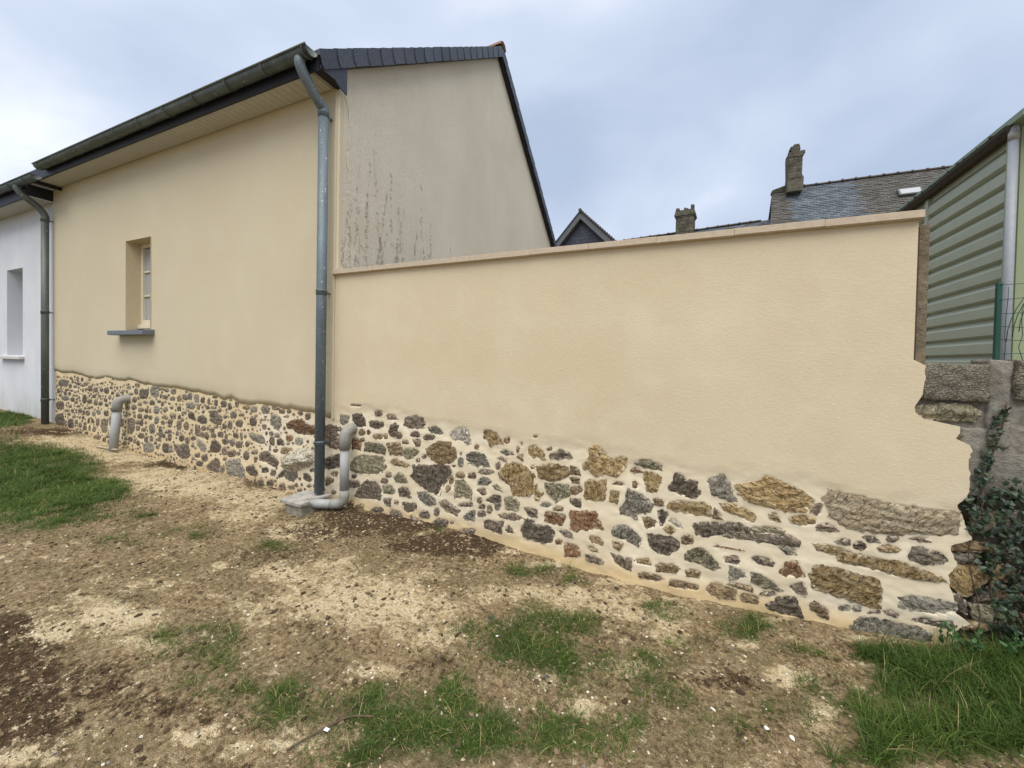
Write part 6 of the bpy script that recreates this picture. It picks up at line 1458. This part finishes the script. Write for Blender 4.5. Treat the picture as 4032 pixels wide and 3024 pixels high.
# skylight on the near slope
def onroof(z, o): y = yb0 + (z - zb0) / RP; return (y - .82 * o, z + .57 * o)
z0, z1 = 9.12, 9.46
ya, za_ = onroof(z0, .03); yb_, zb_ = onroof(z1, .03); ya2, za2 = onroof(z0, .12); yb2, zb2 = onroof(z1, .12)
sk = MB().prism([(ya, za_), (ya2, za2), (yb2, zb2), (yb_, zb_)], 'x', 12.02, 12.80).build('skylight', MAT['barge'], hb)
ya3, za3 = onroof(z0 + .04, .125); yb3, zb3 = onroof(z1 - .04, .125); ya4, za4 = onroof(z0 + .04, .132); yb4, zb4 = onroof(z1 - .04, .132)
MB().prism([(ya3, za3), (ya4, za4), (yb4, zb4), (yb3, zb3)], 'x', 12.08, 12.74).build('pane', MAT['curtain'], sk)

hl = thing('house', (3, 20, .3), 'lower far slate roof carrying the squat crenellated chimney', 'house')
LZ0, LZ1 = 8.80, 9.06
MB().prism([(17.9, .3), (17.9, 6.0), (20, 8.7), (22.1, 6.0), (22.1, .3)], 'x', -2.5, 7.5).build('walls', MAT['granite'], hl)
slates('slates', hl, lambda x, v, r: 'slatefar' if r.random() < .75 else 'slateold', -2.6, 7.52, 17.85, 6.0, 20.0, 9.05, .24, .13, 0, 7, .004)
slates('slates', hl, lambda x, v, r: 'slatefar', -2.6, 7.52, 22.15, 6.0, 20.0, 9.05, .6, .5, 0, 8)
ridge(hl, -.4, 7.5, 20.0, 9.07, 9.07, .50, .08, MAT['tiledark'])
c2 = MB().box(3.12, 3.98, 19.5, 20.3, 8.3, 9.72).build('chimney', MAT['granite'], hl)
for k in range(5):
    z = 8.75 + k * .19
    for xa, xb in (((3.11, 3.42), (3.435, 3.75), (3.765, 3.99)), ((3.11, 3.30), (3.315, 3.64), (3.655, 3.99)))[k % 2]:
        MB().box(xa, xb, 19.47, 19.52, z, z + .178).build('block', MAT['granite'], c2)
    MB().box(3.97, 4.005, 19.5, 20.2, z, z + .178).build('block', MAT['granite'], c2)
for z0, z1, o in ((9.71, 9.80, .03), (9.80, 9.91, .07), (9.91, 10.02, .04), (10.02, 10.10, .02)): MB().box(3.10 - o, 4.0 + o, 19.48 - o, 20.32 + o, z0, z1).build('chimney_course', MAT['granite'], c2)
for xa, xb, h in ((3.09, 3.27, .16), (3.50, 3.60, .14), (3.60, 3.72, .09), (3.84, 4.01, .24)): MB().box(xa, xb, 19.5, 19.75, 10.10, 10.10 + h).build('merlon', MAT['granite'], c2, bevel=.02)

_a = -.14                                  # this house stands slightly askew to the street
hl.rotation_euler = (0, 0, _a); hl.location = (7.5 - 4.5 * math.cos(_a), 20 - 4.5 * math.sin(_a), .3)
hd = thing('house', (-2, 19, .3), 'small far gable with slate hung triangle beside the big gable', 'house')
MB().prism([(-3.5, .3), (-3.5, 8.6), (-2.08, 10.15), (-.45, 8.6), (-.45, .3)], 'y', 19.55, 24).build('walls', MAT['slate'], hd)
for k, (a, b, c, d) in enumerate((((-2.08, 10.46), (-3.80, 8.46), (-3.45, 8.46), (-2.08, 10.06)), ((-2.08, 10.46), (-2.08, 10.06), (-.50, 8.46), (-.06, 8.46)))):
    MB().prism([a, b, c, d], 'y', 19.2, 19.5).build('barge_board', MAT['barge'], hd)
for pts in ([(-2.08, 10.46), (-3.82, 8.44), (-3.86, 8.50), (-2.08, 10.54)], [(-2.08, 10.46), (-2.08, 10.54), (.02, 8.50), (-.02, 8.44)]):
    MB().prism(pts, 'y', 19.15, 24).build('roof_slope', MAT['slate'], hd)
n = 17
for k in range(n):
    t = k / (n - 1); MB().box(-2.06 + 2.05 * t - .05, -2.06 + 2.05 * t + .05, 19.12, 19.4, 10.51 - 2.0 * t - .04, 10.51 - 2.0 * t + .05).build('verge_tile', MAT['tiledark'], hd)
MB().tube([(-2.08, 19.1, 10.52), (-2.08, 24, 10.52)], .10, 8).build('ridge_tile', MAT['tiledark'], hd)
for k in range(8):
    z = 8.5 + k * .2
    for q in range(14):
        x = -3.4 + q * .22 + (k % 2) * .11
        if -3.42 + (z + .2 - 8.5) * .92 < x and x + .2 < -.5 - (z + .2 - 8.5) * 1.0: MB().box(x, x + .21, 19.53, 19.548 + .0, z, z + .215).build('slate', MAT['slate'], hd)

# ------------------------------------------------------------------ drains, gully, loose things
gu = thing('drain_box', (-.16, -.28, .08), 'small concrete gully box with stone lid under the big downpipe', 'drain box')
MB().box(-.27, -.03, -.37, -.07, -.05, .205).build('box_wall', MAT['box'], gu, bevel=.012)
m = MB().prism([(-.315, -.40), (-.005, -.405), (.015, -.30), (-.10, -.27), (-.02, -.19), (.035, -.06), (-.24, -.055), (-.335, -.17)], 'z', .207, .245)
m.build('lid', MAT['lid'], gu, bevel=.008)
pv = thing('drain_pipe', (.26, -.12, .1), 'light grey plastic pipe rising from the gully into the stones', 'pipe')
VX, VY = .275, -.105
MB().tube([(-.10, -.235, .178), (.17, -.145, .19)], .046, 18).build('pipe_length', MAT['pvc'], pv, True)
MB().tube([(.145, -.153, .19), (.19, -.138, .192)] + elbow((.195, -.136, .192), (VX, VY, .275), .085, (.95, .3, .0), (0, 0, 1)) + [(VX, VY, .34)], .052, 18).build('elbow', MAT['pvcdark'], pv, True)
MB().tube([(VX, VY, .32), (VX, VY, .80)], .046, 18).build('pipe_length', MAT['pvc'], pv, True)
MB().tube([(VX, VY, .77), (VX, VY, .88)] + elbow((VX, VY, .89), (VX + .01, .0, .975), .1, (0, 0, 1), (.1, 1, 0)) + [(VX + .01, .06, .975)], .057, 18).build('elbow', MAT['pvcdark'], pv, True)
pl_ = thing('drain_pipe', (-4.42, -.12, .2), 'leaning grey plastic pipe with top elbow below the small window', 'pipe')
MB().tube([(-4.47, -.14, .12), (-4.41, -.115, .86)], .054, 18).build('pipe_length', MAT['pvc'], pl_, True)
MB().tube([(-4.413, -.118, .83), (-4.405, -.113, .93)] + elbow((-4.404, -.112, .94), (-4.36, .0, 1.02), .1, (.05, 0, 1), (.4, 1, 0)) + [(-4.33, .06, 1.02)], .061, 18).build('elbow', MAT['pvcdark'], pl_, True)
sl_ = MB().prism([(-4.86, -.20), (-4.30, -.165), (-4.30, -.135), (-4.86, -.165)], 'z', .252, .266).build('wood_slat', MAT['wood']); tag(sl_, 'thin pale wooden slat lying at the foot of the leaning pipe', 'slat')

def rock(r, seed, flat=.6, n=1):
    g = np.random.default_rng(seed); t = (1 + 5 ** .5) / 2
    v = np.array([(-1,t,0),(1,t,0),(-1,-t,0),(1,-t,0),(0,-1,t),(0,1,t),(0,-1,-t),(0,1,-t),(t,0,-1),(t,0,1),(-t,0,-1),(-t,0,1)], float); v /= np.linalg.norm(v[0])
    f = np.array([(0,11,5),(0,5,1),(0,1,7),(0,7,10),(0,10,11),(1,5,9),(5,11,4),(11,10,2),(10,7,6),(7,1,8),(3,9,4),(3,4,2),(3,2,6),(3,6,8),(3,8,9),(4,9,5),(2,4,11),(6,2,10),(8,6,7),(9,8,1)])
    v = v * g.uniform(.7, 1.2, (12, 1)) * np.array([g.uniform(.8, 1.4), g.uniform(.6, 1.0), flat]) * r
    a = g.uniform(0, 6.28); c, s = math.cos(a), math.sin(a)
    return np.stack([v[:, 0] * c - v[:, 1] * s, v[:, 0] * s + v[:, 1] * c, v[:, 2]], 1), f
# pebbles one can pick out: (x, y, radius, material, label)
PEB = [(3.97, -1.009, .016, 'chalk', 'largest white flint pebble at the bottom edge, right of centre'), (3.876, -.992, .014, 'chalk', 'long white pebble just left of the largest one at the bottom'),
       (3.656, -.987, .011, 'chalk', 'white pebble above the bottom edge beside a grass tuft'), (2.40, -.904, .016, 'slatechip', 'dark grey stone lying left of the central grass clump'),
       (3.287, -.405, .014, 'slatechip', 'dark blue stone between the wall foot and central grass'), (2.4955, -1.0, .010, 'chalk', 'white pebble beside the dark grey stone near the central clump'),
       (2.45, -.93, .008, 'chalk', 'small white crumb just above the dark grey stone'), (1.55, -1.42, .010, 'chalk', 'round cream pebble at the edge of the middle grass band'),
       (2.12, -1.72, .013, 'chalk', 'cream pebble in the bottom grass left of centre')]
for i, (x, y, r, mk, lb) in enumerate(PEB):
    v, f = rock(r, 900 + i, .55); z = float(hz(np.array([x]), np.array([y]))[0]) + r * .35
    tag(mobj('pebble', v + np.array([x, y, z]), f, MAT[mk], None, False), lb, 'pebble', 'pebbles on the bare soil')
x, y = 2.095, -1.888; z = float(hz(np.array([x]), np.array([y]))[0]) + .012
sc_ = mobj('paper_scrap', [(x-.016,y-.007,z),(x-.003,y-.012,z+.007),(x+.012,y-.006,z+.002),(x+.016,y+.005,z+.007),(x,y+.01,z),(x-.014,y+.007,z+.006),(x,y,z+.012)], [(0,1,6),(1,2,6),(2,3,6),(3,4,6),(4,5,6),(5,0,6)], MAT['paper']); tag(sc_, 'crumpled pale blue scrap at the bottom left of the grass', 'litter')
tw = thing('twig', (2.12, -1.95, .08), 'thin bare branching twig on the soil at the bottom edge', 'twig')
zt = lambda x, y: float(hz(np.array([x]), np.array([y]))[0]) + .014
P1 = [(2.02, -2.02), (2.06, -1.93), (2.11, -1.85), (2.15, -1.80), (2.24, -1.76)]; MB().tube(smoothpath([(a, b, zt(a, b)) for a, b in P1], 4), .0045, 6).build('branch', MAT['stem'], tw, True)
P2 = [(2.11, -1.85), (2.13, -1.77), (2.12, -1.70)]; MB().tube(smoothpath([(a, b, zt(a, b) + .01) for a, b in P2], 4), .003, 6).build('branch', MAT['stem'], tw, True)

# crumbs and clods
def scatter(name, n, xr, yr, rmin, rmax, wfun, mat, seed, label, flat=.6):
    g = np.random.default_rng(seed); V, F, A = [], [], []; bank = [rock(1, seed + i, flat) for i in range(14)]; cnt = 0
    xs = g.uniform(*xr, n * 3); ys = g.uniform(*yr, n * 3); k = g.random(n * 3) < wfun(xs, ys); xs, ys = xs[k][:n], ys[k][:n]
    rr = rmin * (rmax / rmin) ** (g.random(len(xs)) ** 2.6); zs = hz(xs, ys)
    for i in range(len(xs)):
        v, f = bank[i % 14]; V.append(v * rr[i] + np.array([xs[i], ys[i], zs[i] + rr[i] * .15])); F.append(f + 12 * i)
        A.append(np.full(12, g.random()))
    tag(mobj(name, np.concatenate(V), np.concatenate(F), mat, None, False, dict(rnd=np.concatenate(A))), label, 'gravel', kind='stuff')
fs = lambda x, y: .25 + .75 * field(BL_SAND, x, y, 1.5)
fd = lambda x, y: .35 + .65 * field(BL_DARK, x, y, 1.5)
scatter('gravel', 11000, (-2.5, 5.2), (-2.6, -.03), .0016, .010, fs, MAT['gravel'], 31, 'pale mortar crumbs strewn over the bare soil', .6)
scatter('soil_clods', 12000, (-2.5, 5.2), (-2.6, -.03), .0025, .019, fd, MAT['clod'], 37, 'brown soil clods scattered below the wall', .55)

# grass
def blades(name, X, Y, Lm, Wd, seed, label, lean=.6, dry=.03, A=None, S=None):
    g = np.random.default_rng(seed); n = len(X); Z = hz(X, Y) - .004
    L = Lm * g.gamma(9, 1 / 9., n) * (.55 + .9 * g.random(n)); W = Wd * g.uniform(.7, 1.3, n)
    if S is not None: L = L * S
    az = 6.2832 * (fbm(X * 3, Y * 3, 77, 2) * 1.6 + .5 + g.normal(0, .20, n)) if A is None else A + g.normal(0, .5, n); ln = np.abs(g.normal(lean, .32, n)); cv = np.abs(g.normal(.75, .35, n))
    dx, dy = np.cos(az), np.sin(az); sx, sy = -dy, dx
    ts = (0, .38, .72, 1.0); pts = []
    for t in ts:
        a = ln * .6 + cv * t; hx = L * t * np.sin(np.minimum(a, 1.75)); hz_ = L * t * np.cos(np.minimum(a, 1.75)); w = W * (1 - t) ** .6 * (.8 if t == 0 else 1)
        c = np.stack([X + dx * hx, Y + dy * hx, Z + hz_], 1); s = np.stack([sx * w, sy * w, 0 * w], 1) * .5
        pts += [c - s, c + s] if t < 1 else [c]
    V = np.stack(pts, 1).reshape(-1, 3); b = (np.arange(n) * 7)[:, None]
    F = np.concatenate([b + np.array([q]) for q in ((0, 1, 3), (0, 3, 2), (2, 3, 5), (2, 5, 4), (4, 5, 6))])
    r = np.clip(g.normal(.45, .2, n) + .5 * fbm(X * 2.2, Y * 2.2, 5, 2), 0, .93); r[g.random(n) < dry] = 1.0
    hg = np.tile(np.array([0, 0, .4, .4, .8, .8, 1.0]), n)
    tag(mobj(name, V, F, MAT['grass'], None, True, dict(rnd=np.repeat(r, 7), hgt=hg)), label, 'grass', kind='stuff')
def tufts(bl, rate, seed, clump, nb, spread):
    """tuft centres inside the patches, each a small fan of blades"""
    X, Y = sow(bl, rate, seed, clump); g = np.random.default_rng(seed + 50); k = g.integers(nb[0], nb[1], len(X))
    i = np.repeat(np.arange(len(X)), k); a = g.random(len(i)) * 6.2832; r = spread * np.sqrt(g.random(len(i)))
    s = np.repeat(g.uniform(.55, 1.35, len(X)), k)
    return X[i] + r * np.cos(a), np.minimum(Y[i] + r * np.sin(a), -.012), a, s
def sow(bl, rate, seed, clump, xcut=None):
    g = np.random.default_rng(seed); XS, YS = [], []
    for cx, cy, ax, ay, bx, by, d in bl:
        area = math.pi * abs(ax * by - ay * bx); n = int(area * rate * d * 2.0)
        q = np.sqrt(g.random(n)) * 1.12; a = g.random(n) * 6.2832; u, v = q * np.cos(a), q * np.sin(a)
        x = cx + ax * u + bx * v; y = cy + ay * u + by * v
        x2 = x + .09 * fbm(x * 5, y * 5, 88, 2) * 2; y2 = y + .07 * fbm(x * 5, y * 5, 89, 2) * 2
        keep = (vnoise(x2 * clump, y2 * clump, 6) * .55 + vnoise(x2 * clump * 2.7, y2 * clump * 2.7, 8) * .45 < .32 + .42 * d) & (g.random(n) < sstep(1.15, .45, q) + .1)
        keep &= y2 < -.02; keep &= ~((x2 > -.35) & (x2 < .06) & (y2 > -.43))
        XS.append(x2[keep]); YS.append(y2[keep])
    return np.concatenate(XS), np.concatenate(YS)
far_l = [b for b in BL_GRASS if b[0] < -1.2]; mid = [b for b in BL_GRASS if -1.2 <= b[0] and not (b[0] > 4.15 and b[6] > .85)]; right = [b for b in BL_GRASS if b[0] > 4.15 and b[6] > .85]
X, Y = sow(far_l, 6500, 1, 5); blades('grass', X, Y, .055, .0045, 2, 'short green lawn at the left in front of the houses', .6)
X, Y, A, S = tufts(mid, 1450, 3, 17, (3, 22), .022); blades('grass', X, Y,   .043, .0030, 4, 'scattered green grass tufts growing through the bare soil', .95, .12, A, S)
X, Y, A, S = tufts(right, 800, 5, 9, (10, 30), .022); blades('grass', X, Y, .085, .0036, 6, 'thick long green grass in the right corner below the ivy', .6, .03, A, S)
g = np.random.default_rng(12); n = 22000; X = g.uniform(-3.0, 5.1, n); Y = g.uniform(-2.5, -.03, n); k = vnoise(X * 4, Y * 4, 66) * .6 + vnoise(X * 13, Y * 13, 67) * .4 > .54; blades('grass', X[k], Y[k], .030, .0024, 13, 'sparse single grass blades dotted over the bare soil', 1.0, .35)
gx_ = np.random.default_rng(15); n = 5200; X = gx_.uniform(-13, -5.2, n); Y = gx_.uniform(-3.4, -.22, n); k = Y < -.25 - .5 * sstep(-7.5, -5.5, X); X, Y = X[k], Y[k]; blades('grass', X, Y, .09, .010, 16, 'lawn in front of the white house at the far left', .5)
film = [(a, b, c * 1.35, d * 1.35, e * 1.35, f * 1.35, min(.75, w)) for a, b, c, d, e, f, w in BL_GRASS if a > -2.6]
X, Y = sow(film, 12000, 21, 26); blades('grass', X, Y, .022, .0030, 22, 'thin low film of moss green grass between the tufts', 1.1, .10)
# broad-leaved weeds in the right corner
V, F = [], []; r4 = random.Random(3)
wd = thing('weed', (5.02, -.1, .12), 'broad leaved green weeds at the foot of the ivy', 'weed')
for k in range(26):
    x = r4.uniform(4.86, 5.3); y = r4.uniform(-.16, -.04); h = r4.uniform(.05, .16); z0 = float(hz(np.array([x]), np.array([y]))[0])
    m = MB().tube([(x, y, z0), (x + .01, y - .005, z0 + h)], .0018, 4)
    m.build('stem', MAT['weed'], wd)
    for q in range(4):
        s = r4.uniform(.020, .040); Mx = Euler((r4.gauss(-.8, .4), r4.gauss(0, .5), r4.uniform(-2, 2))).to_matrix(); c = Vector((x + .01, y - .005, z0 + h * (.5 + .17 * q)))
        V = [tuple(Mx @ Vector(p) * s + c) for p in ((0, 0, 0), (.3, -.05, .3), (.26, -.1, .75), (0, -.16, 1.1), (-.26, -.1, .75), (-.3, -.05, .3), (0, .03, .5))]
        mobj('leaf', V, [(0, 1, 6), (1, 2, 6), (2, 3, 6), (3, 4, 6), (4, 5, 6), (5, 0, 6)], MAT['weed'], wd)
